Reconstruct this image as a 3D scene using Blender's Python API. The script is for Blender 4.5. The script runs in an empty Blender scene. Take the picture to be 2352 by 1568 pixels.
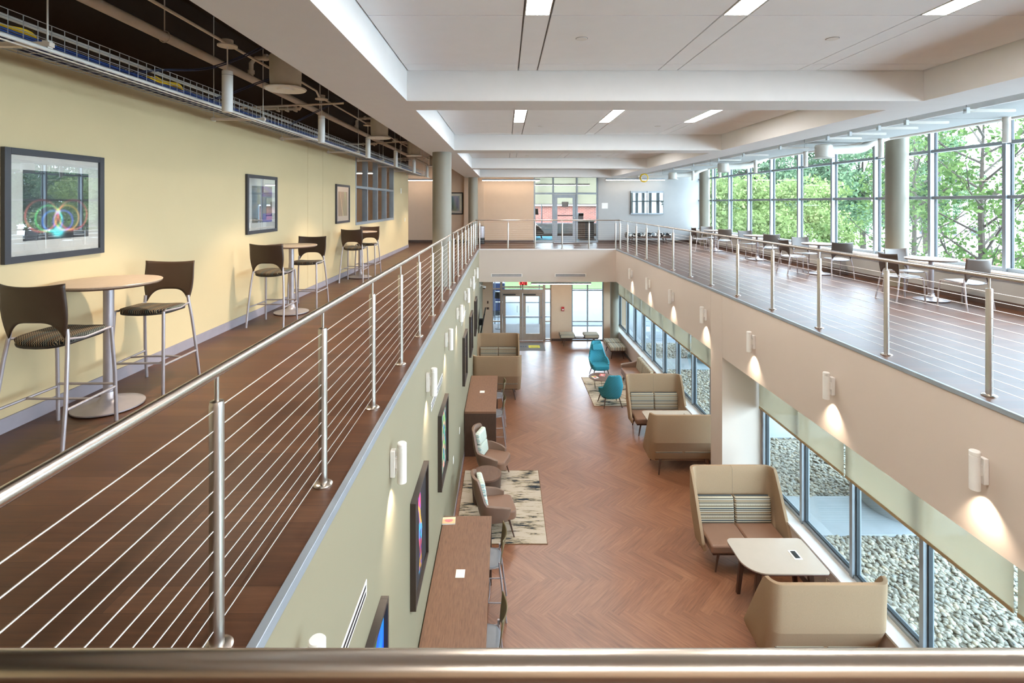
import bpy, bmesh, math, random
import numpy as np
from mathutils import Vector, Matrix
R = random.Random(7)
PI = math.pi
scene = bpy.context.scene
COL = scene.collection

# ------------------------------------------------------------------ camera
CZ = 5.92            # eye height above the lower floor
UF = 4.22            # upper floor level
FPX = 1180.0         # focal length in pixels of a 2352 px wide frame
cam_d = bpy.data.cameras.new('camera')
cam_d.sensor_width = 36.0
cam_d.lens = 36.0 * FPX / 2352.0
cam_d.shift_x = (1176 - 1160) / 2352.0
cam_d.shift_y = -(784 - 466) / 2352.0
cam_d.clip_start = 0.05
cam_d.clip_end = 600
cam = bpy.data.objects.new('camera', cam_d)
COL.objects.link(cam)
cam.location = (0, 0, CZ)
cam.rotation_euler = (PI / 2, 0, 0)
scene.camera = cam

# ------------------------------------------------------------------ world, sun, exposure
world = bpy.data.worlds.new('sky')
scene.world = world
world.use_nodes = True
wn = world.node_tree.nodes
wn['Background'].inputs[0].default_value = (0.64, 0.82, 1.0, 1)
wn['Background'].inputs[1].default_value = 6.0
sun_d = bpy.data.lights.new('sun', 'SUN')
sun_d.energy = 0.6
sun_d.angle = math.radians(12)
sun_d.color = (1.0, 0.96, 0.88)
sun = bpy.data.objects.new('sun', sun_d)
COL.objects.link(sun)
sun.rotation_euler = (math.radians(28), math.radians(-38), 0)
vs = scene.view_settings
scene.display_settings.display_device = 'sRGB'
vs.view_transform = 'Standard'
vs.look = 'None'
vs.exposure = 1.62
vs.gamma = 1.0
vs.use_curve_mapping = False
PANEL_E = 30.0       # ceiling strips
LINEAR_E = 9.0      # linear pendants
CAN_W = 105.0         # can pendants
SCONCE_W = 20.0
cy = scene.cycles
cy.use_denoising = True
cy.max_bounces = 9
cy.diffuse_bounces = 6
cy.glossy_bounces = 3
cy.transmission_bounces = 4
cy.transparent_max_bounces = 10
cy.caustics_reflective = False
cy.caustics_refractive = False
cy.sample_clamp_indirect = 6.0
cy.use_adaptive_sampling = True
cy.adaptive_threshold = 0.03

# ------------------------------------------------------------------ helpers
def lin(c):
    c = c / 255.0
    return c / 12.92 if c <= 0.04045 else ((c + 0.055) / 1.055) ** 2.4

def rgb(r, g, b):
    return (lin(r), lin(g), lin(b), 1.0)

class MB:
    """collects vertices and faces of one mesh"""
    def __init__(self):
        self.v = []
        self.f = []
    def add(self, vs, fs):
        n = len(self.v)
        self.v += [tuple(p) for p in vs]
        self.f += [tuple(i + n for i in f) for f in fs]
        return self
    def box(self, x0, x1, y0, y1, z0, z1):
        return self.add([(x0, y0, z0), (x1, y0, z0), (x1, y1, z0), (x0, y1, z0),
                         (x0, y0, z1), (x1, y0, z1), (x1, y1, z1), (x0, y1, z1)],
                        [(0, 3, 2, 1), (4, 5, 6, 7), (0, 1, 5, 4), (1, 2, 6, 5), (2, 3, 7, 6), (3, 0, 4, 7)])
    def tube(self, pts, r, seg=10, cap=True, closed=False):
        pts = [Vector(p) for p in pts]
        rr = r if isinstance(r, (list, tuple)) else [r] * len(pts)
        vs, fs = [], []
        n = len(pts)
        prev = None
        for i, p in enumerate(pts):
            if closed:
                d = pts[(i + 1) % n] - pts[i - 1]
            else:
                d = pts[min(i + 1, n - 1)] - pts[max(i - 1, 0)]
            d.normalize()
            if prev is None:
                a = Vector((0, 0, 1)) if abs(d.z) < 0.9 else Vector((1, 0, 0))
                u = d.cross(a).normalized()
            else:
                u = (prev - d * prev.dot(d)).normalized()
            prev = u
            w = d.cross(u)
            for k in range(seg):
                t = 2 * PI * k / seg
                vs.append(p + (u * math.cos(t) + w * math.sin(t)) * rr[i])
        m = n if closed else n - 1
        for i in range(m):
            j = (i + 1) % n
            for k in range(seg):
                k2 = (k + 1) % seg
                fs.append((i * seg + k, i * seg + k2, j * seg + k2, j * seg + k))
        if cap and not closed:
            fs.append(tuple(range(seg))[::-1])
            fs.append(tuple((n - 1) * seg + k for k in range(seg)))
        return self.add(vs, fs)
    def lathe(self, prof, c=(0, 0, 0), seg=32):
        vs, fs = [], []
        n = len(prof)
        for r, z in prof:
            for k in range(seg):
                t = 2 * PI * k / seg
                vs.append((c[0] + r * math.cos(t), c[1] + r * math.sin(t), c[2] + z))
        for i in range(n - 1):
            for k in range(seg):
                k2 = (k + 1) % seg
                fs.append((i * seg + k, i * seg + k2, (i + 1) * seg + k2, (i + 1) * seg + k))
        fs.append(tuple(range(seg))[::-1])
        fs.append(tuple((n - 1) * seg + k for k in range(seg)))
        return self.add(vs, fs)
    def prism(self, poly, z0, z1, axis='z'):
        """extrude a 2D polygon; axis is the extrusion direction"""
        n = len(poly)
        def P(a, b, h):
            return (a, b, h) if axis == 'z' else ((h, a, b) if axis == 'x' else (a, h, b))
        vs = [P(a, b, z0) for a, b in poly] + [P(a, b, z1) for a, b in poly]
        fs = [tuple(range(n))[::-1], tuple(range(n, 2 * n))]
        fs += [(i, (i + 1) % n, (i + 1) % n + n, i + n) for i in range(n)]
        return self.add(vs, fs)
    def grid(self, fn, nu, nv, wrap=False):
        vs = [fn(i / nu if not wrap else i / nu, j / nv) for j in range(nv + 1) for i in range(nu + (0 if wrap else 1))]
        w = nu if wrap else nu + 1
        fs = []
        for j in range(nv):
            for i in range(nu):
                i2 = (i + 1) % w if wrap else i + 1
                fs.append((j * w + i, j * w + i2, (j + 1) * w + i2, (j + 1) * w + i))
        return self.add(vs, fs)
    def ball(self, c, r, sx=1, sy=1, sz=1, nu=14, nv=8):
        def fn(u, v):
            t, p = 2 * PI * u, PI * (v - 0.5)
            return (c[0] + r * sx * math.cos(p) * math.cos(t), c[1] + r * sy * math.cos(p) * math.sin(t), c[2] + r * sz * math.sin(p))
        return self.grid(fn, nu, nv, wrap=True)
    def build(self, name, m=None, parent=None, bevel=0, seg=2, smooth=True, angle=35, solid=0, subd=0, soff=-1, fix=False):
        me = bpy.data.meshes.new(name)
        me.from_pydata(self.v, [], self.f)
        if fix:
            bm = bmesh.new(); bm.from_mesh(me)
            bmesh.ops.remove_doubles(bm, verts=bm.verts, dist=1e-5)
            bmesh.ops.recalc_face_normals(bm, faces=bm.faces)
            bm.to_mesh(me); bm.free()
        me.update()
        if m is not None:
            me.materials.append(m)
        if smooth:
            me.polygons.foreach_set('use_smooth', [True] * len(me.polygons))
            me.set_sharp_from_angle(angle=math.radians(angle))
        o = bpy.data.objects.new(name, me)
        COL.objects.link(o)
        if parent is not None:
            o.parent = parent
        if solid:
            md = o.modifiers.new('thickness', 'SOLIDIFY'); md.thickness = solid; md.offset = soff
        if bevel:
            md = o.modifiers.new('edges', 'BEVEL'); md.width = bevel; md.segments = seg; md.limit_method = 'ANGLE'
            md.angle_limit = math.radians(40)
            md.harden_normals = False
        if subd:
            md = o.modifiers.new('round', 'SUBSURF'); md.levels = subd; md.render_levels = subd
        return o

LABELS = {}
def tag(o, label=None, cat=None, group=None, kind=None):
    if label:
        o['label'] = label
    if cat:
        o['category'] = cat
    if group:
        o['group'] = group
    if kind:
        o['kind'] = kind
    return o

def empty(name, loc=(0, 0, 0), rz=0.0, label=None, cat=None, group=None, kind=None):
    o = bpy.data.objects.new(name, None)
    COL.objects.link(o)
    o.empty_display_size = 0.1
    o.location = loc
    o.rotation_euler = (0, 0, rz)
    return tag(o, label, cat, group, kind)

KIDS = {}
def dup(o, loc=None, rz=None, label=None, parent=None):
    c = o.copy()
    COL.objects.link(c)
    c.parent = parent
    if loc is not None:
        c.location = loc
    if rz is not None:
        c.rotation_euler = (0, 0, rz)
    if label:
        c['label'] = label
    for ch in list(o.children):
        dup(ch, parent=c)
    return c

class Proto:
    """builds the first thing with maker(), copies it afterwards"""
    def __init__(self, maker):
        self.maker = maker
        self.first = None
    def put(self, loc, rz, label):
        if self.first is None:
            o = self.first = self.maker()
            o.location = loc
            o.rotation_euler = (0, 0, rz)
            o['label'] = label
            return o
        return dup(self.first, loc, rz, label)

def struct(name, mb, m, **k):
    o = mb.build(name, m, **k)
    o['kind'] = 'structure'
    return o

def rrect(x0, x1, y0, y1, r, n=5):
    """rounded rectangle polygon; r is one radius or four (x1y0, x1y1, x0y1, x0y0)"""
    rs = r if isinstance(r, (list, tuple)) else [r] * 4
    cs = [(x1, y0, -PI / 2, -1, 1), (x1, y1, 0, -1, -1), (x0, y1, PI / 2, 1, -1), (x0, y0, PI, 1, 1)]
    out = []
    for (cx, cyy, a0, sx, sy), q in zip(cs, rs):
        ox, oy = cx + sx * q, cyy + sy * q
        for i in range(n + 1):
            a = a0 + PI / 2 * i / n
            out.append((ox + q * math.cos(a), oy + q * math.sin(a)))
    return out

# ------------------------------------------------------------------ materials
def smooth_path(pts, n=6):
    P = [Vector(p) for p in pts]
    P = [P[0]] + P + [P[-1]]
    out = []
    for i in range(1, len(P) - 2):
        a, b, c, d = P[i - 1], P[i], P[i + 1], P[i + 2]
        for k in range(n):
            t = k / n
            out.append(0.5 * ((2 * b) + (c - a) * t + (2 * a - 5 * b + 4 * c - d) * t * t + (3 * b - a - 3 * c + d) * t ** 3))
    return out + [P[-2]]

class NT:
    def __init__(self, name):
        self.m = bpy.data.materials.new(name)
        self.m.use_nodes = True
        self.t = self.m.node_tree
        self.b = self.t.nodes['Principled BSDF']
        self.out = self.t.nodes['Material Output']
    def n(self, typ, **kw):
        nd = self.t.nodes.new(typ)
        for k, v in kw.items():
            setattr(nd, k, v)
        return nd
    def l(self, a, b):
        self.t.links.new(a, b)
    def val(self, v, sock):
        if hasattr(v, 'is_output') or isinstance(v, bpy.types.NodeSocket):
            self.l(v, sock)
        else:
            sock.default_value = v
    def math(self, op, a, b=0.0, c=0.0):
        nd = self.n('ShaderNodeMath', operation=op)
        self.val(a, nd.inputs[0]); self.val(b, nd.inputs[1]); self.val(c, nd.inputs[2])
        return nd.outputs[0]
    def obj(self):
        return self.n('ShaderNodeTexCoord').outputs['Object']
    def xyz(self, v):
        nd = self.n('ShaderNodeSeparateXYZ'); self.l(v, nd.inputs[0])
        return nd.outputs
    def scale(self, v, s):
        nd = self.n('ShaderNodeMapping'); self.l(v, nd.inputs[0]); nd.inputs['Scale'].default_value = s
        return nd.outputs[0]
    def noise(self, v, scale=5.0, detail=4.0, rough=0.5, dist=0.0):
        nd = self.n('ShaderNodeTexNoise')
        self.l(v, nd.inputs['Vector'])
        nd.inputs['Scale'].default_value = scale; nd.inputs['Detail'].default_value = detail
        nd.inputs['Roughness'].default_value = rough; nd.inputs['Distortion'].default_value = dist
        return nd.outputs['Fac']
    def ramp(self, fac, stops, interp='LINEAR'):
        nd = self.n('ShaderNodeValToRGB')
        cr = nd.color_ramp; cr.interpolation = interp
        while len(cr.elements) < len(stops):
            cr.elements.new(0.5)
        for e, (p, c) in zip(cr.elements, stops):
            e.position = p; e.color = c
        self.l(fac, nd.inputs[0])
        return nd.outputs[0]
    def mix(self, fac, a, b, mode='MIX'):
        nd = self.n('ShaderNodeMix', data_type='RGBA', blend_type=mode)
        self.val(fac, nd.inputs[0]); self.val(a, nd.inputs[6]); self.val(b, nd.inputs[7])
        return nd.outputs[2]
    def bump(self, h, strength=0.2, dist=0.01):
        nd = self.n('ShaderNodeBump'); self.l(h, nd.inputs['Height'])
        nd.inputs['Strength'].default_value = strength; nd.inputs['Distance'].default_value = dist
        self.l(nd.outputs[0], self.b.inputs['Normal'])
    def base(self, c):
        self.val(c, self.b.inputs['Base Color'])
    def rough(self, r):
        self.val(r, self.b.inputs['Roughness'])

def plain(name, c, rough=0.6, metal=0.0, var=0.06, nscale=6.0, bump=0.0, bscale=80.0, spec=0.5):
    """one colour with a faint natural unevenness"""
    t = NT(name)
    o = t.obj()
    nz = t.noise(o, nscale, 3)
    d = tuple(x * (1 - var) for x in c[:3]) + (1,)
    e = tuple(min(1, x * (1 + var)) for x in c[:3]) + (1,)
    t.base(t.ramp(nz, [(0.3, d), (0.7, e)]))
    t.rough(rough)
    t.b.inputs['Metallic'].default_value = metal
    t.b.inputs['Specular IOR Level'].default_value = spec
    if bump:
        t.bump(t.noise(o, bscale, 2), bump, 0.004)
    return t.m

def emit(name, c, e):
    t = NT(name)
    em = t.n('ShaderNodeEmission')
    em.inputs[0].default_value = c; em.inputs[1].default_value = e
    t.l(em.outputs[0], t.out.inputs[0])
    return t.m

def glass(name, tint=(1, 1, 1, 1), refl=1.0, ior=1.5, rough=0.0):
    """thin pane: clear transmission with a Fresnel reflection"""
    t = NT(name)
    tr = t.n('ShaderNodeBsdfTransparent'); tr.inputs[0].default_value = tint
    gl = t.n('ShaderNodeBsdfGlossy'); gl.inputs['Roughness'].default_value = rough
    fr = t.n('ShaderNodeFresnel'); fr.inputs[0].default_value = ior
    f = t.math('MULTIPLY', fr.outputs[0], refl)
    f = t.math('MINIMUM', f, 0.9)
    bf = t.n('ShaderNodeNewGeometry').outputs['Backfacing']
    f = t.math('MULTIPLY', f, t.math('SUBTRACT', 1.0, bf))
    mx = t.n('ShaderNodeMixShader')
    t.l(f, mx.inputs[0]); t.l(tr.outputs[0], mx.inputs[1]); t.l(gl.outputs[0], mx.inputs[2])
    t.l(mx.outputs[0], t.out.inputs[0])
    return t.m

def brushed(name, c, rough=0.28, axis=(1, 1, 1)):
    t = NT(name)
    o = t.obj()
    nz = t.noise(t.scale(o, axis), 60, 2)
    t.base(t.ramp(nz, [(0.3, tuple(x * 0.94 for x in c[:3]) + (1,)), (0.7, c)]))
    t.b.inputs['Metallic'].default_value = 1.0
    t.rough(rough)
    return t.m

def wood(name, a, b, c, rough=0.45, axis='x', scale=1.0, spec=0.5):
    t = NT(name)
    o = t.obj()
    s = {'x': (1.2, 14, 14), 'y': (14, 1.2, 14), 'z': (14, 14, 1.2)}[axis]
    v = t.scale(o, tuple(q * scale for q in s))
    n1 = t.noise(v, 3.0, 6, 0.6, 0.4)
    t.base(t.ramp(n1, [(0.25, a), (0.5, b), (0.8, c)]))
    t.rough(rough)
    t.b.inputs['Specular IOR Level'].default_value = spec
    return t.m

def plank_floor(name, cols, rough=0.38, bw=1.22, rh=0.152):
    t = NT(name)
    o = t.obj()
    br = t.n('ShaderNodeTexBrick')
    t.l(o, br.inputs['Vector'])
    br.offset = 0.37; br.offset_frequency = 2
    br.inputs['Color1'].default_value = (0, 0, 0, 1); br.inputs['Color2'].default_value = (1, 1, 1, 1)
    br.inputs['Mortar'].default_value = (0.5, 0.5, 0.5, 1)
    br.inputs['Scale'].default_value = 1.0
    br.inputs['Mortar Size'].default_value = 0.0012
    br.inputs['Brick Width'].default_value = bw; br.inputs['Row Height'].default_value = rh
    sep = t.n('ShaderNodeSeparateColor'); t.l(br.outputs['Color'], sep.inputs[0])
    v = t.scale(o, (1.1, 16, 1))
    off = t.n('ShaderNodeVectorMath', operation='ADD'); t.l(v, off.inputs[0])
    cb = t.n('ShaderNodeCombineXYZ'); t.l(t.math('MULTIPLY', sep.outputs[0], 37.0), cb.inputs[0]); t.l(t.math('MULTIPLY', sep.outputs[0], 11.0), cb.inputs[2])
    t.l(cb.outputs[0], off.inputs[1])
    g = t.noise(off.outputs[0], 2.2, 7, 0.62, 0.6)
    f = t.math('ADD', t.math('MULTIPLY', sep.outputs[0], 0.22), t.math('MULTIPLY', g, 0.78))
    col = t.ramp(f, [(0.22, cols[0]), (0.5, cols[1]), (0.78, cols[2])])
    col = t.mix(br.outputs['Fac'], col, tuple(x * 0.7 for x in cols[0][:3]) + (1,))
    t.base(col)
    t.rough(t.math('ADD', t.math('MULTIPLY', g, 0.16), rough - 0.08))
    t.bump(g, 0.06, 0.003)
    t.b.inputs['Coat Weight'].default_value = 0.04; t.b.inputs['Specular IOR Level'].default_value = 0.34; t.b.inputs['Coat Roughness'].default_value = 0.3; t.b.inputs['Coat IOR'].default_value = 1.6
    return t.m

def stripes(name, axis, period, bands, rough=0.85, fine=True):
    """woven stripe cloth along one object axis"""
    t = NT(name)
    o = t.obj()
    ch = t.xyz(o)['XYZ'.index(axis)]
    f = t.math('FRACT', t.math('DIVIDE', ch, period))
    col = t.ramp(f, bands, 'CONSTANT')
    if fine:
        other = t.xyz(o)[1 if axis == 'X' else 0]
        dots = t.math('GREATER_THAN', t.math('FRACT', t.math('MULTIPLY', other, 55.0)), 0.6)
        lit = t.math('GREATER_THAN', t.math('FRACT', t.math('MULTIPLY', f, 3.0)), 0.72)
        col = t.mix(t.math('MULTIPLY', t.math('MULTIPLY', dots, lit), 0.7), col, rgb(62, 54, 44))
    t.base(col)
    t.rough(rough)
    t.b.inputs['Specular IOR Level'].default_value = 0.2
    return t.m

M = {}
M['white_paint'] = plain('white paint', rgb(232, 230, 226), 0.75, var=0.012)
M['soffit'] = plain('soffit paint', rgb(226, 225, 224), 0.8, var=0.012)
M['ceiling'] = plain('ceiling panel', rgb(242, 243, 244), 0.85, var=0.01)
M['gap'] = plain('ceiling joint shadow gap', rgb(160, 157, 154), 0.9)
M['olive'] = plain('olive wall paint', rgb(208, 186, 143), 0.62, var=0.02, nscale=1.5)
M['deck'] = plain('umber for deck and shaded wall', rgb(62, 47, 33), 0.85, var=0.05)  # also stands in for shade on the top of the olive wall
M['sage'] = plain('sage wall paint', rgb(140, 131, 107), 0.6, var=0.012, nscale=1.2)
M['greige'] = plain('greige wall paint', rgb(202, 187, 174), 0.65, var=0.012, nscale=1.2)
M['tan_wall'] = plain('tan wall paint', rgb(204, 176, 150), 0.68, var=0.012)
M['pale_wall'] = plain('pale wall paint', rgb(172, 171, 169), 0.68, var=0.012)
M['column'] = plain('column paint', rgb(140, 134, 120), 0.5, var=0.015)
M['base_grey'] = plain('grey vinyl base', rgb(150, 142, 148), 0.5)
M['base_brown'] = plain('brown vinyl base', rgb(86, 68, 60), 0.5)
M['steel'] = brushed('brushed steel', rgb(206, 196, 186), 0.26, (1, 0.02, 1))
M['steel_x'] = brushed('brushed steel rail', rgb(200, 188, 174), 0.27, (0.02, 1, 1))
M['steel_post'] = brushed('brushed steel post', rgb(206, 200, 192), 0.3, (1, 1, 0.02))
M['cable'] = plain('steel cable', rgb(214, 208, 200), 0.35, metal=0.8)
M['alu'] = plain('anodised aluminium', rgb(150, 157, 163), 0.45, metal=0.35)
M['alu_dark'] = plain('dark gasket', rgb(44, 50, 54), 0.6)
M['alu_tan'] = plain('champagne aluminium', rgb(176, 160, 146), 0.42, metal=0.3)
M['silver'] = plain('silver powder coat', rgb(176, 168, 170), 0.38, metal=0.55)
M['pipe_tan'] = plain('painted pipe', rgb(214, 200, 184), 0.6)
M['pipe_white'] = plain('white pipe', rgb(214, 210, 202), 0.55)
M['galv'] = plain('galvanised wire', rgb(176, 176, 174), 0.4, metal=0.7)
M['pend'] = plain('pendant white', rgb(226, 222, 216), 0.45)
M['black'] = plain('black', rgb(22, 20, 20), 0.5)
M['frame_black'] = plain('charcoal picture frame', rgb(52, 52, 58), 0.4)
M['frame_brown'] = plain('espresso picture frame', rgb(56, 46, 40), 0.45)
M['mat_board'] = plain('white mat board', rgb(214, 210, 200), 0.9)
M['shell_brown'] = plain('brown plastic shell', rgb(62, 44, 31), 0.42, var=0.03)
M['shell_grey'] = plain('grey brown plastic shell', rgb(78, 66, 58), 0.38, var=0.03)
M['seat_grey'] = plain('grey plastic seat', rgb(128, 128, 132), 0.3, var=0.03)
M['pan'] = plain('black seat pan', rgb(40, 34, 30), 0.5)
M['felt'] = plain('oatmeal felt', rgb(160, 134, 107), 0.95, var=0.07, nscale=140, bump=0.25, bscale=300, spec=0.15)
M['seam'] = plain('felt seam', rgb(140, 120, 98), 0.95)
M['leather'] = plain('chestnut vinyl', rgb(138, 104, 84), 0.42, var=0.04, bump=0.08, bscale=160)
M['leather_dark'] = plain('mocha vinyl', rgb(128, 102, 86), 0.45, var=0.04, bump=0.08, bscale=160)
M['walnut'] = wood('walnut legs', rgb(58, 36, 26), rgb(78, 50, 36), rgb(96, 64, 46), 0.45, 'z')
M['dark_oak'] = wood('dark oak veneer', rgb(106, 74, 55), rgb(128, 92, 70), rgb(144, 106, 83), 0.42, 'y', 2.0)
M['dark_oak_end'] = wood('dark oak end panel', rgb(66, 46, 36), rgb(80, 58, 46), rgb(92, 68, 54), 0.5, 'z', 2.0)
M['drum_wood'] = wood('drum table veneer', rgb(90, 64, 50), rgb(106, 76, 60), rgb(120, 88, 70), 0.45, 'y', 2.0)
M['table_top'] = wood('pale birch laminate', rgb(160, 138, 118), rgb(174, 152, 132), rgb(184, 162, 142), 0.35, 'y', 1.5)
M['table_top_cool'] = plain('grey laminate', rgb(170, 160, 150), 0.25, var=0.03)
M['edge_brown'] = plain('brown edge band', rgb(108, 74, 58), 0.5)
M['laminate'] = plain('cream laminate', rgb(176, 163, 148), 0.35, var=0.02)
M['outlet'] = plain('white plate', rgb(236, 234, 230), 0.4)
M['teal_edge'] = plain('teal piping', rgb(60, 120, 136), 0.8)
M['concrete'] = plain('concrete paving', rgb(136, 140, 142), 0.85, var=0.05, nscale=3)
M['drive'] = plain('grey drive', rgb(96, 101, 106), 0.9, var=0.05, nscale=1)
M['asphalt'] = plain('pale asphalt', rgb(226, 226, 222), 0.9, var=0.06, nscale=2)
M['grass'] = plain('lawn', rgb(74, 98, 46), 0.95, var=0.25, nscale=30)
M['bark'] = plain('bark', rgb(56, 48, 40), 0.95, var=0.25, nscale=14)
M['pane'] = glass('window glass', (0.985, 0.995, 0.99, 1), 1.0, 1.45)
M['pane_in'] = glass('interior glass', (0.97, 0.98, 0.98, 1), 0.45, 1.45)
M['cloud'] = plain('acoustic cloud', rgb(176, 180, 180), 0.9, var=0.01)
M['pane_low'] = glass('tinted window glass', (0.93, 0.975, 0.97, 1), 1.0, 1.45)
M['pic_glass'] = glass('picture glazing', (1, 1, 1, 1), 3.0, 1.6)
M['lens'] = emit('luminaire lens', (1.0, 0.97, 0.93, 1), PANEL_E)
M['linear_lens'] = emit('linear lens', (1.0, 0.88, 0.74, 1), LINEAR_E)
M['can_lens'] = emit('can lens', (1.0, 0.86, 0.7, 1), 9.0)
M['exit_red'] = emit('exit letters', (1.0, 0.03, 0.03, 1), 2.2)
M['upper_floor'] = plank_floor('brown vinyl planks', (rgb(64, 39, 27), rgb(84, 54, 37), rgb(104, 70, 49)), 0.4)
M['vest_mat'] = plain('grey entrance matting', rgb(112, 108, 108), 0.95, var=0.15, nscale=60)
M['blue_cable'] = plain('blue data cable', rgb(24, 58, 122), 0.5)
M['navy_cable'] = plain('navy data cable', rgb(14, 26, 62), 0.5)
M['yellow_cable'] = plain('yellow cable', rgb(226, 186, 30), 0.5)
M['red'] = plain('red alarm', rgb(176, 44, 40), 0.5)

# herringbone vinyl: colour per plank from a face attribute, grain along the plank UV
def herring_mat():
    t = NT('herringbone planks')
    at = t.n('ShaderNodeAttribute', attribute_name='plank')
    uv = t.n('ShaderNodeUVMap', uv_map='grain')
    v = t.scale(uv.outputs[0], (1.5, 18, 1))
    cb = t.n('ShaderNodeCombineXYZ')
    t.l(t.math('MULTIPLY', at.outputs['Fac'], 53.0), cb.inputs[0]); t.l(t.math('MULTIPLY', at.outputs['Fac'], 17.0), cb.inputs[2])
    ad = t.n('ShaderNodeVectorMath', operation='ADD'); t.l(v, ad.inputs[0]); t.l(cb.outputs[0], ad.inputs[1])
    g = t.noise(ad.outputs[0], 1.8, 7, 0.6, 0.5)
    f = t.math('ADD', t.math('MULTIPLY', at.outputs['Fac'], 0.14), t.math('MULTIPLY', g, 0.86))
    t.base(t.ramp(f, [(0.22, rgb(104, 64, 43)), (0.5, rgb(140, 92, 65)), (0.8, rgb(166, 118, 86))]))
    t.rough(t.math('ADD', t.math('MULTIPLY', g, 0.15), 0.3))
    t.bump(g, 0.05, 0.003)
    t.b.inputs['Coat Weight'].default_value = 0.5; t.b.inputs['Coat Roughness'].default_value = 0.3; t.b.inputs['Coat IOR'].default_value = 1.6
    return t.m
M['herring'] = herring_mat()

def fabric_stool():
    t = NT('black and tan woven seat cloth')
    x, y, z = t.xyz(t.obj())
    ux = t.math('MULTIPLY', x, 62.0)
    zig = t.math('ABSOLUTE', t.math('SUBTRACT', t.math('FRACT', t.math('MULTIPLY', y, 62.0)), 0.5))
    k = t.math('GREATER_THAN', t.math('FRACT', t.math('ADD', ux, zig)), 0.66)
    band = t.ramp(t.math('FRACT', t.math('MULTIPLY', x, 7.0)), [(0, rgb(150, 126, 92)), (0.3, rgb(112, 114, 100)), (0.6, rgb(126, 98, 66)), (0.85, rgb(156, 142, 112))], 'CONSTANT')
    t.base(t.mix(k, rgb(22, 22, 22), band))
    t.rough(0.9)
    return t.m
M['stool_cloth'] = fabric_stool()

def fabric_teal():
    t = NT('teal chevron cloth')
    x, y, z = t.xyz(t.obj())
    s = t.math('ADD', t.math('MULTIPLY', x, 1.0), t.math('MULTIPLY', y, 1.0))
    zig = t.math('MULTIPLY', t.math('ABSOLUTE', t.math('SUBTRACT', t.math('FRACT', t.math('MULTIPLY', s, 9.0)), 0.5)), 1.6)
    f = t.math('FRACT', t.math('ADD', t.math('MULTIPLY', z, 26.0), zig))
    t.base(t.ramp(f, [(0.0, rgb(34, 104, 122)), (0.45, rgb(62, 144, 160)), (0.7, rgb(84, 164, 178)), (1.0, rgb(34, 106, 124))]))
    t.rough(0.9)
    t.b.inputs['Specular IOR Level'].default_value = 0.2
    return t.m
M['teal'] = fabric_teal()
M['teal_plain'] = plain('teal cloth', rgb(40, 130, 148), 0.9, var=0.08, nscale=120)

def fabric_leaf():
    t = NT('blue green chevron cushion cloth')
    x, y, z = t.xyz(t.obj())
    zig = t.math('ABSOLUTE', t.math('SUBTRACT', t.math('FRACT', t.math('MULTIPLY', z, 11.0)), 0.5))
    f = t.math('FRACT', t.math('ADD', t.math('MULTIPLY', x, 16.0), zig))
    t.base(t.ramp(f, [(0, rgb(218, 224, 214)), (0.4, rgb(150, 190, 190)), (0.6, rgb(226, 222, 200)), (0.85, rgb(170, 184, 160))], 'CONSTANT'))
    t.rough(0.9)
    return t.m
M['leaf_cloth'] = fabric_leaf()

_B = [(0.0, rgb(228, 214, 190)), (0.1, rgb(62, 54, 46)), (0.17, rgb(220, 204, 176)), (0.27, rgb(176, 140, 98)), (0.36, rgb(236, 226, 206)),
         (0.45, rgb(80, 76, 70)), (0.52, rgb(226, 212, 184)), (0.62, rgb(82, 96, 104)), (0.71, rgb(232, 218, 192)), (0.82, rgb(118, 94, 64)), (0.89, rgb(230, 216, 188))]
BANDS = [(p_, tuple(x * 0.62 for x in c_[:3]) + (1,)) for p_, c_ in _B]
M['stripe_z'] = stripes('striped back cloth', 'Z', 0.19, BANDS)
M['stripe_x'] = stripes('striped bench cloth', 'X', 0.2, BANDS, fine=False)
M['stripe_y'] = stripes('striped bench cloth across', 'Y', 0.2, BANDS, fine=False)

def rug_mat():
    t = NT('abstract streaked rug')
    o = t.obj()
    v = t.scale(o, (1.6, 9.0, 1))
    n1 = t.noise(v, 1.5, 8, 0.72, 0.3)
    n2 = t.noise(t.scale(o, (0.9, 1.5, 1)), 1.6, 3, 0.5)
    f = t.math('ADD', t.math('MULTIPLY', n1, 0.7), t.math('MULTIPLY', n2, 0.4))
    col = t.ramp(f, [(0.0, rgb(36, 44, 54)), (0.455, rgb(52, 60, 68)), (0.49, rgb(112, 104, 92)), (0.515, rgb(180, 164, 138)), (0.56, rgb(200, 186, 168)), (1.0, rgb(212, 200, 184))])
    n3 = t.noise(v, 2.6, 5, 0.7)
    col = t.mix(t.math('GREATER_THAN', n3, 0.66), col, rgb(184, 156, 96))
    t.base(col); t.rough(1.0)
    t.b.inputs['Specular IOR Level'].default_value = 0.1
    t.bump(t.noise(o, 220, 2), 0.3, 0.004)
    return t.m
M['rug'] = rug_mat()
M['rug_edge'] = plain('rug binding', rgb(120, 86, 60), 0.9)

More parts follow.
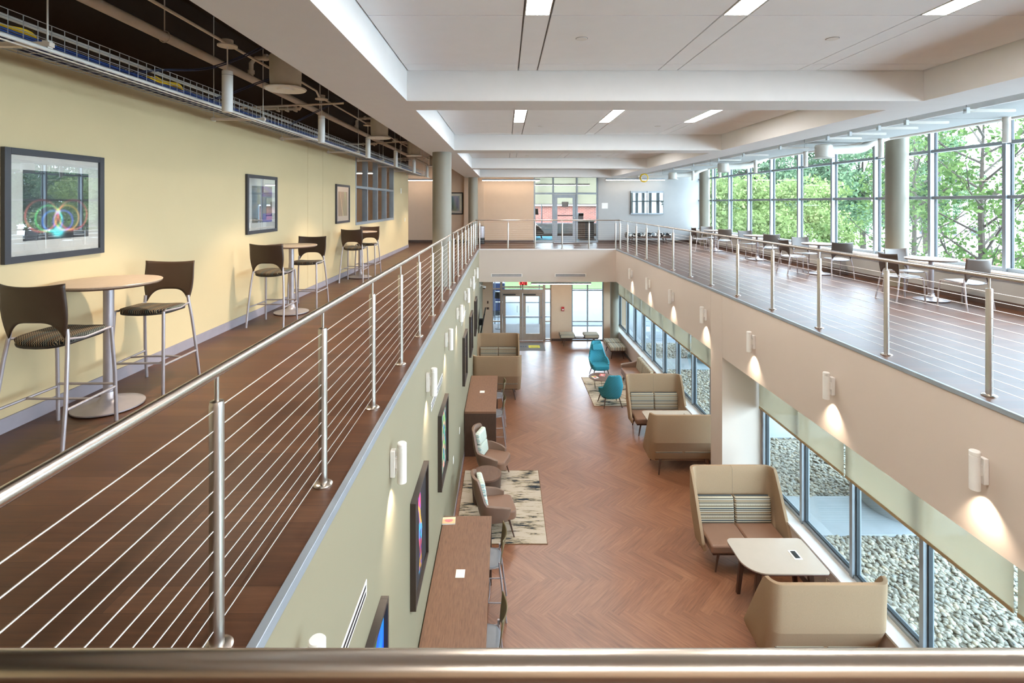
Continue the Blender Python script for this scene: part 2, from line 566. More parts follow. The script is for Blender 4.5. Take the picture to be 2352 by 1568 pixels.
def shade_mat():
    t = NT('roller shade cloth')
    d = t.n('ShaderNodeBsdfDiffuse'); d.inputs[0].default_value = rgb(180, 166, 146)
    tl = t.n('ShaderNodeBsdfTranslucent'); tl.inputs[0].default_value = rgb(186, 172, 150)
    tp = t.n('ShaderNodeBsdfTransparent'); tp.inputs[0].default_value = (1, 0.98, 0.92, 1)
    m1 = t.n('ShaderNodeMixShader'); m1.inputs[0].default_value = 0.5
    t.l(d.outputs[0], m1.inputs[1]); t.l(tl.outputs[0], m1.inputs[2])
    m2 = t.n('ShaderNodeMixShader'); m2.inputs[0].default_value = 0.3
    t.l(m1.outputs[0], m2.inputs[1]); t.l(tp.outputs[0], m2.inputs[2])
    t.l(m2.outputs[0], t.out.inputs[0])
    return t.m
M['shade'] = shade_mat()
def blind_mat():
    t = NT('room blind cloth')
    d = t.n('ShaderNodeBsdfDiffuse'); d.inputs[0].default_value = rgb(196, 188, 172)
    tl = t.n('ShaderNodeBsdfTranslucent'); tl.inputs[0].default_value = rgb(206, 200, 184)
    m1 = t.n('ShaderNodeMixShader'); m1.inputs[0].default_value = 0.6
    t.l(d.outputs[0], m1.inputs[1]); t.l(tl.outputs[0], m1.inputs[2]); t.l(m1.outputs[0], t.out.inputs[0])
    return t.m
M['blind'] = blind_mat()

def attr_mat(name, attr, rough=0.8):
    t = NT(name)
    at = t.n('ShaderNodeAttribute', attribute_name=attr)
    t.base(at.outputs['Color']); t.rough(rough)
    return t.m
M['print'] = attr_mat('printed picture', 'ink', 0.6)

def pebble_mat():
    t = NT('river pebbles')
    at = t.n('ShaderNodeAttribute', attribute_name='tone')
    col = t.ramp(at.outputs['Fac'], [(0, rgb(96, 93, 84)), (0.3, rgb(126, 121, 106)), (0.6, rgb(146, 141, 126)), (0.8, rgb(152, 137, 112)), (0.93, rgb(118, 121, 118)), (1, rgb(168, 162, 148))])
    t.base(t.mix(t.math('MULTIPLY', t.noise(t.obj(), 60, 3), 0.35), col, rgb(120, 112, 98)))
    t.rough(0.75)
    return t.m
M['pebble'] = pebble_mat()

def leaf_mat(name, a, b, c):
    t = NT(name)
    at = t.n('ShaderNodeAttribute', attribute_name='tone')
    col = t.ramp(at.outputs['Fac'], [(0, a), (0.5, b), (1, c)])
    d = t.n('ShaderNodeBsdfDiffuse'); t.l(col, d.inputs[0])
    tl = t.n('ShaderNodeBsdfTranslucent'); t.l(col, tl.inputs[0])
    mx = t.n('ShaderNodeMixShader'); mx.inputs[0].default_value = 0.35
    t.l(d.outputs[0], mx.inputs[1]); t.l(tl.outputs[0], mx.inputs[2])
    t.l(mx.outputs[0], t.out.inputs[0])
    return t.m
M['leaf_light'] = leaf_mat('light foliage', rgb(84, 98, 56), rgb(104, 118, 72), rgb(130, 142, 94))
M['leaf_maple'] = leaf_mat('maple foliage', rgb(54, 70, 40), rgb(70, 88, 50), rgb(94, 110, 66))
M['leaf_mid'] = leaf_mat('mid foliage', rgb(66, 84, 58), rgb(84, 102, 72), rgb(108, 124, 90))
M['leaf_dark'] = leaf_mat('dark foliage', rgb(62, 82, 62), rgb(84, 104, 78), rgb(112, 130, 98))

def brick_mat():
    t = NT('red brick')
    br = t.n('ShaderNodeTexBrick')
    x, y, z = t.xyz(t.obj())
    cb = t.n('ShaderNodeCombineXYZ'); t.l(t.math('ADD', x, y), cb.inputs[0]); t.l(z, cb.inputs[1])
    t.l(cb.outputs[0], br.inputs['Vector'])
    br.inputs['Color1'].default_value = rgb(122, 66, 54); br.inputs['Color2'].default_value = rgb(100, 54, 46)
    br.inputs['Mortar'].default_value = rgb(128, 110, 100)
    br.inputs['Scale'].default_value = 1; br.inputs['Brick Width'].default_value = 0.3; br.inputs['Row Height'].default_value = 0.1
    br.inputs['Mortar Size'].default_value = 0.008
    t.base(br.outputs[0]); t.rough(0.9)
    return t.m
M['brick'] = brick_mat()
# ================================================================== STRUCTURE
XL, XR = -0.96, 4.11          # void edges
YF, YN = 19.0, 0.85           # far and near void edge
YW = 22.05                    # far wall
XW = -3.71                    # olive wall face
XG = 8.35                     # upper glazing plane
XK = 4.67                     # lower knee wall face
XGL = 4.92                    # lower glazing plane
ZS = CZ + 1.04                # soffit underside
ZC = CZ + 1.35                # ceiling panel underside
ZD = 8.25                     # structural deck

# ---- lower floor: real herringbone planks in one mesh
def herringbone(x0, x1, y0, y1, L=0.92, W=0.1533):
    bm = bmesh.new()
    uvl = bm.loops.layers.uv.new('grain')
    pl = bm.faces.layers.float.new('plank')
    c = math.sqrt(0.5)
    cx, cyy = (x0 + x1) / 2, (y0 + y1) / 2
    rng = random.Random(3)
    span = max(x1 - x0, y1 - y0)
    nn = int(span / W) + 4
    mm = int(span / L) + 4
    rad = 0.6
    def rot(u, v):
        return (cx + (u + v) * c, cyy + (v - u) * c)
    for m in range(-mm, mm + 1):
        for n in range(-nn, nn + 1):
            ou, ov = n * W + m * L, n * W - m * L
            for k in (0, 1):
                if k == 0:
                    q = [(ou, ov), (ou + L, ov), (ou + L, ov + W), (ou, ov + W)]
                    uv = [(0, 0), (L, 0), (L, W), (0, W)]
                else:
                    q = [(ou, ov + W), (ou + W, ov + W), (ou + W, ov + W + L), (ou, ov + W + L)]
                    uv = [(0, W), (0, 0), (L, 0), (L, W)]
                p = [rot(a, b) for a, b in q]
                if max(a for a, b in p) < x0 or min(a for a, b in p) > x1 or max(b for a, b in p) < y0 or min(b for a, b in p) > y1:
                    continue
                f = bm.faces.new([bm.verts.new((a, b, 0)) for a, b in p])
                f[pl] = rng.random()
                for lp, t in zip(f.loops, uv):
                    lp[uvl].uv = t
    for co, no in (((x0, 0, 0), (-1, 0, 0)), ((x1, 0, 0), (1, 0, 0)), ((0, y0, 0), (0, -1, 0)), ((0, y1, 0), (0, 1, 0))):
        bmesh.ops.bisect_plane(bm, geom=bm.verts[:] + bm.edges[:] + bm.faces[:], plane_co=co, plane_no=no, clear_outer=True)
    bmesh.ops.recalc_face_normals(bm, faces=bm.faces)
    if sum(f.normal.z for f in bm.faces) < 0:
        bmesh.ops.reverse_faces(bm, faces=bm.faces)
    me = bpy.data.meshes.new('floor')
    bm.to_mesh(me); bm.free()
    me.materials.append(M['herring'])
    o = bpy.data.objects.new('floor', me)
    COL.objects.link(o)
    o['kind'] = 'structure'
    return o
herringbone(XL - 0.05, XK + 0.05, 0.4, YW + 0.1)
struct('floor', MB().box(-2, XGL - 0.05, 0.2, YW + 0.12, -0.3, -0.004), M['concrete'])

# ---- upper floors (vinyl on slab)
struct('floor', MB().box(-8, XL, -4, YW + 0.2, UF - 0.02, UF), M['upper_floor'])
struct('floor', MB().box(XR, 8.55, -4, YW + 0.2, UF - 0.02, UF), M['upper_floor'])
struct('floor', MB().box(XL, XR, YF, YW + 0.2, UF - 0.02, UF), M['upper_floor'])
struct('floor', MB().box(XL, XR, -4, YN, UF - 0.02, UF), M['upper_floor'])
# metal edge strips around the opening
e = 0.012
struct('trim_1', MB().box(XL - 0.03, XL + e, YN, YF, UF - 0.05, UF + 0.006), M['alu'], bevel=0.003)
struct('trim_2', MB().box(XR - e, XR + 0.02, YN, YF, UF - 0.04, UF + 0.006), M['alu'], bevel=0.003)
struct('trim_3', MB().box(XL + e, XR - e, YF - e, YF + 0.02, UF - 0.035, UF + 0.004), M['soffit'])

# ---- lower walls
struct('wall_left', MB().box(XL - 0.3, XL, 0.4, YW + 0.2, 0, UF - 0.02), M['sage'])
struct('wall_near', MB().box(XL, XK + 0.3, 0.2, 0.45, 0, UF - 0.02), M['greige'])
# fascia of the right balcony, with pier and hairline control joints
struct('wall_right', MB().box(XR, XR + 0.14, 0.45, 9.716, 3.0, UF - 0.02).box(XR, XR + 0.14, 9.724, 10.266, 3.0, UF - 0.02)
       .box(XR, XR + 0.14, 10.274, YF + 0.14, 3.0, UF - 0.02).box(XR + 0.012, XR + 0.13, 9.7, 10.3, 3.0, UF - 0.02), M['greige'])
struct('wall_right', MB().box(XR, XGL + 0.1, 9.724, 10.266, 0, 3.0), M['greige'])
struct('wall_far', MB().box(XL, XR, YF, YF + 0.14, 3.0, UF - 0.02), M['greige'])
# ceilings under the balconies
struct('ceiling', MB().box(XR + 0.14, XGL + 0.2, 0.45, YW, 3.0, 3.1), M['white_paint'])
struct('ceiling', MB().box(XL, XR + 0.14, YF + 0.14, YW, 3.0, 3.1), M['white_paint'])
# knee wall below the lower windows, white sill
struct('wall_right', MB().box(XK, XGL + 0.1, 0.45, 9.724, 0, 0.64).box(XK, XGL + 0.1, 10.266, YW, 0, 0.64), M['greige'])
struct('trim_4', MB().box(XK - 0.02, XGL - 0.04, 0.45, 9.72, 0.64, 0.675), M['white_paint'], bevel=0.004)
struct('trim_5', MB().box(XK - 0.02, XGL - 0.04, 10.27, YW, 0.64, 0.675), M['white_paint'], bevel=0.004)
struct('baseboard_right', MB().box(XK - 0.012, XK, 0.45, 9.72, 0, 0.1).box(XK - 0.012, XK, 10.27, YW, 0, 0.1).box(XR, XK, 9.712, 9.724, 0, 0.1).box(XR - 0.012, XR, 9.712, 10.278, 0, 0.1), M['base_brown'])
struct('baseboard_left', MB().box(XL, XL + 0.012, 0.45, YW, 0, 0.1), M['base_grey'])
# lower far wall: solid pieces around the glazed openings
xs_door = (-0.56, 1.99)        # sidelight + door set + sidelight
xs_win = (2.86, 4.24)
struct('wall_far', MB().box(XL - 0.3, xs_door[0], YW, YW + 0.2, 0, UF - 0.02).box(xs_door[1], xs_win[0], YW, YW + 0.2, 0, UF - 0.02)
       .box(xs_win[1], XGL + 0.3, YW, YW + 0.2, 0, UF - 0.02).box(xs_door[0], xs_win[1], YW, YW + 0.2, 2.98, UF - 0.02), M['tan_wall'])
struct('baseboard_far', MB().box(XL, xs_door[0], YW - 0.012, YW, 0, 0.1).box(xs_door[1], xs_win[0], YW - 0.012, YW, 0, 0.1).box(xs_win[1], XK, YW - 0.012, YW, 0, 0.1), M['base_brown'])

# ---- upper walls
wz0, wz1 = CZ - 0.55, CZ + 1.25
wy0, wy1 = 12.75, 17.1
YE = 19.7
ZU = CZ + 1.26       # above this the olive wall's shade is put into its colour
struct('wall_left', MB().box(XW - 0.16, XW, -4, 9.66, UF, ZU).box(XW - 0.16, XW, 9.668, 10.452, UF, ZU)
       .box(XW - 0.16, XW, 10.46, wy0, UF, ZU).box(XW - 0.16, XW, wy1, YE, UF, ZU).box(XW - 0.16, XW, wy0, wy1, UF, wz0).box(XW - 0.16, XW, wy0, wy1, wz1, ZU)
       .box(XW - 0.15, XW - 0.012, 9.6, 10.5, UF, ZU), M['olive'])
struct('wall_left', MB().box(XW - 0.16, XW, -4, YE, ZU, ZD), M['deck'])  # same olive wall, coloured dark to imitate the lack of light
struct('wall_left', MB().box(-7.2, -7.0, 8, YE, UF, ZD).box(-7.0, XW - 0.16, 8, 8.2, UF, ZD).box(-7.2, XW - 0.16, YE - 0.16, YE, UF, ZD), M['tan_wall'])
struct('baseboard_left', MB().box(XW, XW + 0.012, -4, YE, UF, UF + 0.11).box(XW - 0.16, XW + 0.012, YE, YE + 0.012, UF, UF + 0.11), M['base_grey'])
# far upper wall with storefront opening
sx0, sx1 = 1.23, 4.0
struct('wall_far', MB().box(-8, -1.75, YW, YW + 0.2, UF, ZD).box(-1.75, -0.9, YW - 0.12, YW + 0.2, UF, ZD).box(-0.9, sx0, YW, YW + 0.2, UF, ZD).box(sx0, sx1, YW, YW + 0.2, CZ + 1.7, ZD), M['tan_wall'])
struct('wall_far', MB().box(sx1, 8.6, YW, YW + 0.2, UF, ZD), M['pale_wall'])
struct('baseboard_far', MB().box(-8, sx0, YW - 0.012, YW, UF, UF + 0.11).box(-1.76, -0.89, YW - 0.132, YW - 0.12, UF, UF + 0.11).box(sx1, 8.1, YW - 0.012, YW, UF, UF + 0.11), M['base_brown'])
struct('wall_left', MB().box(-8.2, -8, YE - 0.2, YW + 0.2, UF, ZD), M['tan_wall'])
struct('wall_near', MB().box(-8.2, 8.6, -4.2, -4, UF - 0.2, ZD), M['tan_wall'])
# right knee wall, sill, header
struct('wall_right', MB().box(8.1, 8.5, -4, YW, UF, UF + 0.53).box(8.2, 8.5, -4, YW, CZ + 1.62, ZD), M['pale_wall'])
struct('trim_6', MB().box(8.03, XG - 0.06, -4, YW, UF + 0.53, UF + 0.565), M['white_paint'], bevel=0.005)
struct('baseboard_right', MB().box(8.088, 8.1, -4, YW, UF, UF + 0.11), M['base_brown'])
# roof deck
struct('ceiling', MB().box(-8.2, 8.6, -4.2, 26.8, ZD, ZD + 0.15), M['deck'])

# ---- columns
def column(x, y, r, z0, z1, m='column'):
    return struct('column', MB().lathe([(r, z0), (r, z1)], (x, y, 0), 40), M[m])
column(-1.30, 10.6, 0.195, UF, ZS)
column(-1.30, 20.9, 0.195, UF, ZS)
column(8.10, 10.62, 0.2, UF, ZD)
column(8.10, 20.85, 0.2, UF, ZD)
column(4.45, 20.9, 0.17, 0, 3.0)
# round clad columns outside carrying the overhang
column(7.95, 10.15, 0.78, -0.1, UF - 0.1, 'concrete')
column(7.95, 19.6, 0.78, -0.1, UF - 0.1, 'concrete')

# ---- coffered ceiling: soffits, cross beams, panels with open joints
beams = [(0.03, 0.55), (5.24, 5.76), (10.14, 10.74), (15.45, 15.97), (20.6, 21.1)]
sx = [(-1.62, -1.0), (4.27, 4.90)]
struct('beam', MB().box(sx[0][0], sx[0][1], -4, 21.1, ZS, ZS + 0.5), M['soffit'])
struct('beam', MB().box(sx[1][0], sx[1][1], -4, 21.1, ZS, ZS + 0.5), M['soffit'])
for y0, y1 in beams:
    struct('beam', MB().box(sx[0][1], sx[1][0], y0, y1, ZS, ZS + 0.5), M['soffit'])
pan = MB()
back = MB()
lights = []
xi = [-1.0 + 0.012, 0.128, 0.142, 0.322, 0.336, 1.553, 1.567, 1.747, 1.761, 2.973, 2.987, 3.167, 3.181, 4.258]
xs = [(xi[i], xi[i + 1]) for i in range(0, 14, 2)]
bays = [(-4.0, 0.03), (0.55, 5.24), (5.76, 10.14), (10.74, 15.45), (15.97, 20.6)]
for y0, y1 in bays:
    back.box(-1.0, 4.27, y0, y1, ZC + 0.025, ZC + 0.05)
    ends = [y1 - 0.006, y1 - 0.24, y1 - 0.252, y1 - 1.535, y1 - 1.547, y1 - 2.8, y1 - 2.812, y0 + 0.006]
    for (a, b) in xs:
        narrow = b - a < 0.3
        for k in range(0, 8, 2):
            ya, yb = ends[k + 1], ends[k]
            if narrow and k == 4:
                lights.append(((a + b) / 2, (ya + yb) / 2, yb - ya))
                continue
            pan.box(a, b, ya, yb, ZC, ZC + 0.02)
struct('ceiling', pan, M['ceiling'], smooth=False)
struct('ceiling', back, M['gap'], smooth=False)
# white acoustic clouds over the right gallery, with a deep painted edge
cl = MB()
for k in range(14):
    y0 = -3.9 + k * 1.85
    cl.box(5.9, 6.95, y0, y0 + 1.83, CZ + 1.18, CZ + 1.21)
struct('ceiling', cl, M['cloud'], smooth=False)
struct('trim_7', MB().box(5.86, 5.898, -4, 22.0, CZ + 1.175, CZ + 1.34), M['soffit'])

# ================================================================== WINDOWS
WN = [0]
def window(name_parent_boxes, panes, mframe, mpane, gasket=None):
    WN[0] += 1
    w = empty('window_%d' % WN[0]); w['kind'] = 'structure'
    name_parent_boxes.build('frame', mframe, w, bevel=0.004)
    if gasket:
        gasket.build('gasket', M['alu_dark'], w, smooth=False)
    panes.build('pane', mpane, w, smooth=False)
    return w

# upper right curtain wall, 1.5 m bays
hz = [UF + 0.565, CZ + 0.10, CZ + 1.0, CZ + 1.62]
ys = [20.5 - 1.5 * k for k in range(0, 17)]
ys = [YW] + ys
for i in range(len(ys) - 1):
    b, a = ys[i], ys[i + 1]
    f = MB().box(XG - 0.10, XG + 0.05, a - 0.032, a + 0.032, hz[0], hz[3])
    for k, z in enumerate(hz):
        f.box(XG - 0.07, XG + 0.05, a + 0.03, b - 0.03, z - 0.03 + (0.03 if k == 0 else 0), z + 0.03 + (0.03 if k == 0 else 0))
    p = MB().box(XG + 0.0, XG + 0.008, a + 0.03, b - 0.03, hz[0], hz[3])
    g = MB().box(XG - 0.012, XG + 0.03, a + 0.032, a + 0.046, hz[0], hz[3]).box(XG - 0.012, XG + 0.03, b - 0.046, b - 0.032, hz[0], hz[3])
    window(f, p, M['alu'], M['pane'], g)
# lower right ribbon, 1.22 m bays either side of the pier
def low_bays(y_list):
    for i in range(len(y_list) - 1):
        a, b = y_list[i], y_list[i + 1]
        f = MB().box(XGL - 0.07, XGL + 0.06, b - 0.03, b + 0.03, 0.66, 3.0)
        f.box(XGL - 0.05, XGL + 0.06, a + 0.03, b - 0.03, 0.66, 0.72).box(XGL - 0.05, XGL + 0.06, a + 0.03, b - 0.03, 2.95, 3.0)
        if i == 0:
            f.box(XGL - 0.07, XGL + 0.06, a - 0.03, a + 0.03, 0.66, 3.0)
        g = MB().box(XGL - 0.02, XGL + 0.03, a + 0.03, a + 0.05, 0.72, 2.95).box(XGL - 0.02, XGL + 0.03, b - 0.05, b - 0.03, 0.72, 2.95).box(XGL - 0.02, XGL + 0.03, a + 0.05, b - 0.05, 0.72, 0.735)
        p = MB().box(XGL, XGL + 0.008, a + 0.03, b - 0.03, 0.7, 2.97)
        window(f, p, M['alu'], M['pane_low'], g)
low_bays([1.1, 2.33, 3.55, 4.77, 5.99, 7.21, 8.43, 9.68])
low_bays([10.31, 10.95, 12.15, 13.36, 14.58, 15.8, 17.0, 18.2, 19.4, 20.6, 22.0])
# lower far entrance: sidelights and transom round the doors, then the tall window
def flat_window(x_lines, z_lines, y, z0, z1, mf, mp, holes=(), wdt=0.05):
    f, p = MB(), MB()
    for x in x_lines:
        f.box(x - wdt / 2, x + wdt / 2, y, y + 0.11, z0, z1)
    for z in z_lines:
        f.box(x_lines[0], x_lines[-1], y + 0.005, y + 0.105, z - wdt / 2, z + wdt / 2)
    p.box(x_lines[0], x_lines[-1], y + 0.05, y + 0.058, z0, z1)
    return window(f, p, mf, mp)
flat_window([-0.535, -0.19], [0.03, 0.83, 2.22, 2.95], YW + 0.03, 0, 2.98, M['alu_tan'], M['pane'])
flat_window([-0.14, 0.76, 1.66], [2.3, 2.95], YW + 0.03, 2.2, 2.98, M['alu_tan'], M['pane'])
flat_window([1.71, 1.965], [0.06, 0.83, 2.22, 2.95], YW + 0.03, 0, 2.98, M['alu_tan'], M['pane'])
flat_window([2.885, 3.55, 4.215], [0.03, 0.83, 2.17, 2.95], YW + 0.03, 0, 2.98, M['alu'], M['pane'])
struct('trim_8', MB().box(-0.19, -0.11, YW - 0.01, YW + 0.13, 0, 2.2).box(1.63, 1.71, YW - 0.01, YW + 0.13, 0, 2.2).box(-0.11, 1.63, YW - 0.01, YW + 0.13, 2.06, 2.2), M['alu_tan'], bevel=0.004)
# interior window in the olive wall
f, p = MB(), MB()
for k in range(5):
    y = wy0 + (wy1 - wy0) * k / 4
    y = min(max(y, wy0 + 0.03), wy1 - 0.03)
    f.box(XW - 0.13, XW + 0.01, y - 0.035, y + 0.035, wz0, wz1)
for z in (wz0 + 0.03, CZ + 0.4, wz1 - 0.03):
    f.box(XW - 0.12, XW + 0.012, wy0, wy1, z - 0.035, z + 0.035)
p.box(XW - 0.07, XW - 0.062, wy0, wy1, wz0, wz1)
window(f, p, M['alu'], M['pane_in'])
# upper far storefront
f, p = MB(), MB()
for x in (1.26, 2.07, 3.09, 3.97):
    f.box(x - 0.035, x + 0.035, YW + 0.02, YW + 0.14, UF, CZ + 1.7)
f.box(1.26, 3.97, YW + 0.025, YW + 0.135, CZ + 0.37, CZ + 0.45).box(1.26, 3.97, YW + 0.025, YW + 0.135, CZ + 1.62, CZ + 1.7)
f.box(1.26, 2.07, YW + 0.025, YW + 0.135, UF, UF + 0.06).box(3.09, 3.97, YW + 0.025, YW + 0.135, UF, UF + 0.06)
p.box(1.29, 2.04, YW + 0.07, YW + 0.078, UF, CZ + 1.65).box(3.12, 3.94, YW + 0.07, YW + 0.078, UF, CZ + 1.65).box(2.1, 3.06, YW + 0.07, YW + 0.078, CZ + 0.4, CZ + 1.65)
window(f, p, M['alu'], M['pane'])

# ================================================================== DOORS
DN = [0]
def door(x0, x1, y, z0, z1, mf, stile, top, bottom, hinge_left, bar=True, pull=True):
    DN[0] += 1
    d = empty('door_%d' % DN[0], (x0, y, z0)); d['kind'] = 'structure'
    w, h = x1 - x0, z1 - z0
    MB().box(0, stile, 0, 0.045, 0, h).box(w - stile, w, 0, 0.045, 0, h).box(stile, w - stile, 0, 0.045, 0, bottom).box(stile, w - stile, 0, 0.045, h - top, h).build('leaf', mf, d, bevel=0.003)
    MB().box(stile - 0.01, w - stile + 0.01, 0.02, 0.028, bottom - 0.01, h - top + 0.01).build('pane', M['pane'], d, smooth=False)
    if bar:
        MB().tube([(0.05, -0.05, 1.0), (w - 0.05, -0.05, 1.0)], 0.014, 10).box(0.03, 0.07, -0.055, 0, 0.97, 1.03).box(w - 0.07, w - 0.03, -0.055, 0, 0.97, 1.03).build('push_bar', M['alu'], d)
        MB().box(0.02, w - 0.3, -0.05, 0, h - 0.085, h - 0.04).build('door_closer', M['alu_dark'], d, bevel=0.006)
    if pull:
        x = w - stile - 0.1 if hinge_left else stile + 0.1
        MB().tube([(x, 0.045, 1.2), (x, 0.11, 1.22), (x, 0.11, 1.46), (x, 0.045, 1.48)], 0.011, 8).build('pull_handle', M['steel'], d)
        MB().lathe([(0.02, 0), (0.02, 0.012)], (0, 0, 0), 16).build('lock_cylinder', M['alu_dark'], d).location = (w - 0.06 if hinge_left else 0.06, -0.002, 0.62)
    return d
door(-0.10, 0.757, YW + 0.03, 0.01, 2.05, M['alu_tan'], 0.13, 0.14, 0.3, True)
door(0.763, 1.62, YW + 0.03, 0.01, 2.05, M['alu_tan'], 0.13, 0.14, 0.3, False)
d3 = door(2.11, 3.05, YW + 0.05, UF + 0.01, CZ + 0.36, M['alu'], 0.14, 0.14, 0.27, True, bar=False, pull=False)
MB().box(0.15, 0.8, -0.04, 0.0, 1.13, 1.17).build('push_bar', M['alu_dark'], d3, bevel=0.005)
MB().lathe([(0.028, 0), (0.028, 0.02)], (0, 0, 0), 16).build('lever_rose', M['steel'], d3).location = (0.87, -0.02, 1.05)
MB().tube([(0.87, -0.02, 0.98), (0.87, -0.06, 0.98), (0.77, -0.06, 0.98)], 0.009, 8).build('lever_handle', M['steel'], d3)
MB().box(0.33, 0.62, 0.008, 0.018, 1.52, 1.74).build('notice', plain('grey notice', rgb(120, 114, 110), 0.7), d3, smooth=False)

# ================================================================== VESTIBULE, ROOM BEHIND, OUTSIDE GROUND
struct('floor', MB().box(-0.96, 2.5, YW + 0.12, 25.2, -0.12, 0.0), M['vest_mat'])
flat_window([-0.5, -0.16, 0.76, 1.68, 2.4], [0.35, 1.05, 2.15, 2.9], 25.15, 0, 3.0, M['alu'], M['pane'])
struct('wall_left', MB().box(-1.15, -0.96, YW + 0.2, 25.3, 0, 3.1), M['pale_wall'])
struct('ceiling', MB().box(-1.2, 2.6, YW + 0.2, 25.4, 3.0, 3.1), M['white_paint'])
# upstairs room behind the storefront
RY = 26.5
struct('floor', MB().box(-1.2, 6.4, YW + 0.2, RY + 0.2, UF - 0.02, UF), M['vest_mat'])
struct('wall_far', MB().box(-1.2, 6.4, RY, RY + 0.2, UF, UF + 0.62).box(-1.2, 6.4, RY, RY + 0.2, CZ + 1.5, ZD).box(-1.2, 0.2, RY, RY + 0.2, UF + 0.62, CZ + 1.5).box(5.4, 6.4, RY, RY + 0.2, UF + 0.62, CZ + 1.5), M['pale_wall'])
struct('wall_left', MB().box(-1.2, -1.0, YW + 0.2, RY, UF, ZD), M['pale_wall'])
struct('wall_right', MB().box(6.2, 6.4, YW + 0.2, RY, UF, ZD), M['pale_wall'])
struct('baseboard_far', MB().box(-1.0, 6.2, RY - 0.012, RY, UF, UF + 0.12), M['base_brown'])
flat_window([0.2, 1.9, 3.7, 5.4], [UF + 0.64, CZ + 1.48], RY + 0.05, UF + 0.62, CZ + 1.5, M['alu'], M['pane'])
bl = empty('roller_shade', (0, RY - 0.06, 0), 0, 'cream roller shade half lowered in the room behind the upstairs glass door', 'roller shade')
MB().box(0.2, 5.4, 0, 0.004, CZ - 0.05, CZ + 1.5).build('cloth', M['blind'], bl, smooth=False)
MB().box(0.2, 5.4, -0.01, 0.014, CZ - 0.08, CZ - 0.045).build('hem_bar', M['alu'], bl)
# site
struct('ground', MB().box(-60, 160, -60, 160, -0.4, -0.16), M['asphalt'])
struct('path_1', MB().box(XGL + 0.12, 30, 22.1, 36.0, -0.2, -0.1).box(-20, XGL + 0.12, 25.3, 36.0, -0.2, -0.1), M['drive'])
for k, (x0, x1, y0, y1) in enumerate([(XGL + 0.1, 9.3, 9.26, 10.5), (6.6, 12, 13.1, 14.5), (XGL + 0.1, 9.3, 18.5, 19.8)]):
    struct('path_%d' % (k + 2), MB().box(x0, x1, y0, y1, -0.2, -0.062), M['concrete'], bevel=0.01)
struct('lawn', MB().box(-25, 40, 36.0, 39.5, -0.2, -0.06), M['grass'])
# ================================================================== RAILINGS
ORD = ['nearest', 'second', 'third', 'fourth', 'fifth', 'sixth', 'seventh', 'eighth', 'ninth', 'tenth', 'eleventh', 'twelfth', 'thirteenth', 'fourteenth']
HR = 1.058     # handrail centre height
post_me = None
def rail_run(label, pts, posts, rail_mat, axis):
    """pts: two ends of the handrail on the floor plane; posts: parameters along the run"""
    global post_me
    a, b = Vector(pts[0]), Vector(pts[1])
    d = (b - a); L = d.length; d.normalize()
    r = empty('railing', a, 0, label, 'railing')
    rel = lambda s, z: d * s + Vector((0, 0, z))
    MB().tube([rel(0, HR), rel(L, HR)], 0.021, 24).build('handrail', rail_mat, r)
    for s in posts:
        if post_me is None:
            po = MB().lathe([(0.0265, 0.0), (0.0265, 0.93), (0.024, 0.945), (0.0085, 0.95), (0.0085, HR - 0.018)], seg=24).build('post', M['steel_post'], r)
            bp = MB().lathe([(0.058, 0), (0.058, 0.008), (0.05, 0.014), (0.03, 0.018)], seg=28).build('base_plate', M['steel'], po)
            post_me = po
        else:
            po = post_me.copy(); COL.objects.link(po); po.parent = r
            bp = post_me.children[0].copy(); COL.objects.link(bp); bp.parent = po
        po.location = d * s
    for k in range(12):
        z = 0.085 + 0.0755 * k
        MB().tube([rel(0 if not posts else min(0.0, posts[0]), z), rel(L, z)], 0.0028, 6).build('cable', M['cable'], r)
    return r
xl, xr, yf, yn = -1.10, 4.27, 19.15, 0.71
rail_run('steel cable railing along the left gallery, in front of its first round column', [(xl, yn, UF), (xl, 10.22, UF)], [y - yn for y in (1.96, 3.10, 4.26, 5.41, 6.56, 7.75, 8.9, 10.08)], M['steel'], 'y')
rail_run('steel cable railing on the left gallery beyond the first round column', [(xl, 10.86, UF), (xl, yf, UF)], [y - 10.86 for y in (10.92, 11.95, 13.1, 14.25, 15.4, 16.6, 17.8, 18.95)], M['steel'], 'y')
rail_run('steel cable railing across the far end of the void', [(xl, yf, UF), (xr, yf, UF)], [x - xl for x in (-0.95, 0.11, 1.12, 2.13, 3.13, 4.12)], M['steel_x'], 'x')
rail_run('steel cable railing along the right gallery by the windows', [(xr, yn, UF), (xr, yf, UF)], [y - yn for y in (3.31, 4.53, 5.75, 6.98, 8.2, 9.43, 10.63, 11.83, 13.05, 14.27, 15.5, 16.7, 17.9, 19.05)], M['steel'], 'y')
rail_run('brushed steel handrail running across the bottom edge of the picture', [(xl, yn, UF), (xr, yn, UF)], [-0.0 + s for s in (0.02, 1.3, 2.6, 3.9, 5.35)], M['steel_x'], 'x')

# ================================================================== CEILING LIGHTS
def mk_strip(L):
    def f():
        o = empty('ceiling_light', cat='ceiling light', group='recessed ceiling light strips')
        MB().box(-0.09, 0.09, -L / 2, L / 2, 0.006, 0.03).build('housing', M['white_paint'], o, smooth=False)
        MB().box(-0.09, -0.083, -L / 2, L / 2, -0.002, 0.012).box(0.083, 0.09, -L / 2, L / 2, -0.002, 0.012).box(-0.09, 0.09, -L / 2, -L / 2 + 0.007, -0.002, 0.012).box(-0.09, 0.09, L / 2 - 0.007, L / 2, -0.002, 0.012).build('frame', M['white_paint'], o, smooth=False)
        MB().box(-0.083, 0.083, -L / 2 + 0.007, L / 2 - 0.007, 0.0, 0.006).build('diffuser', M['lens'], o, smooth=False)
        return o
    return f
side = ['left', 'middle', 'right']
bayn = ['bay behind the camera', 'nearest coffer', 'second coffer', 'third coffer', 'farthest coffer']
cnt = 0
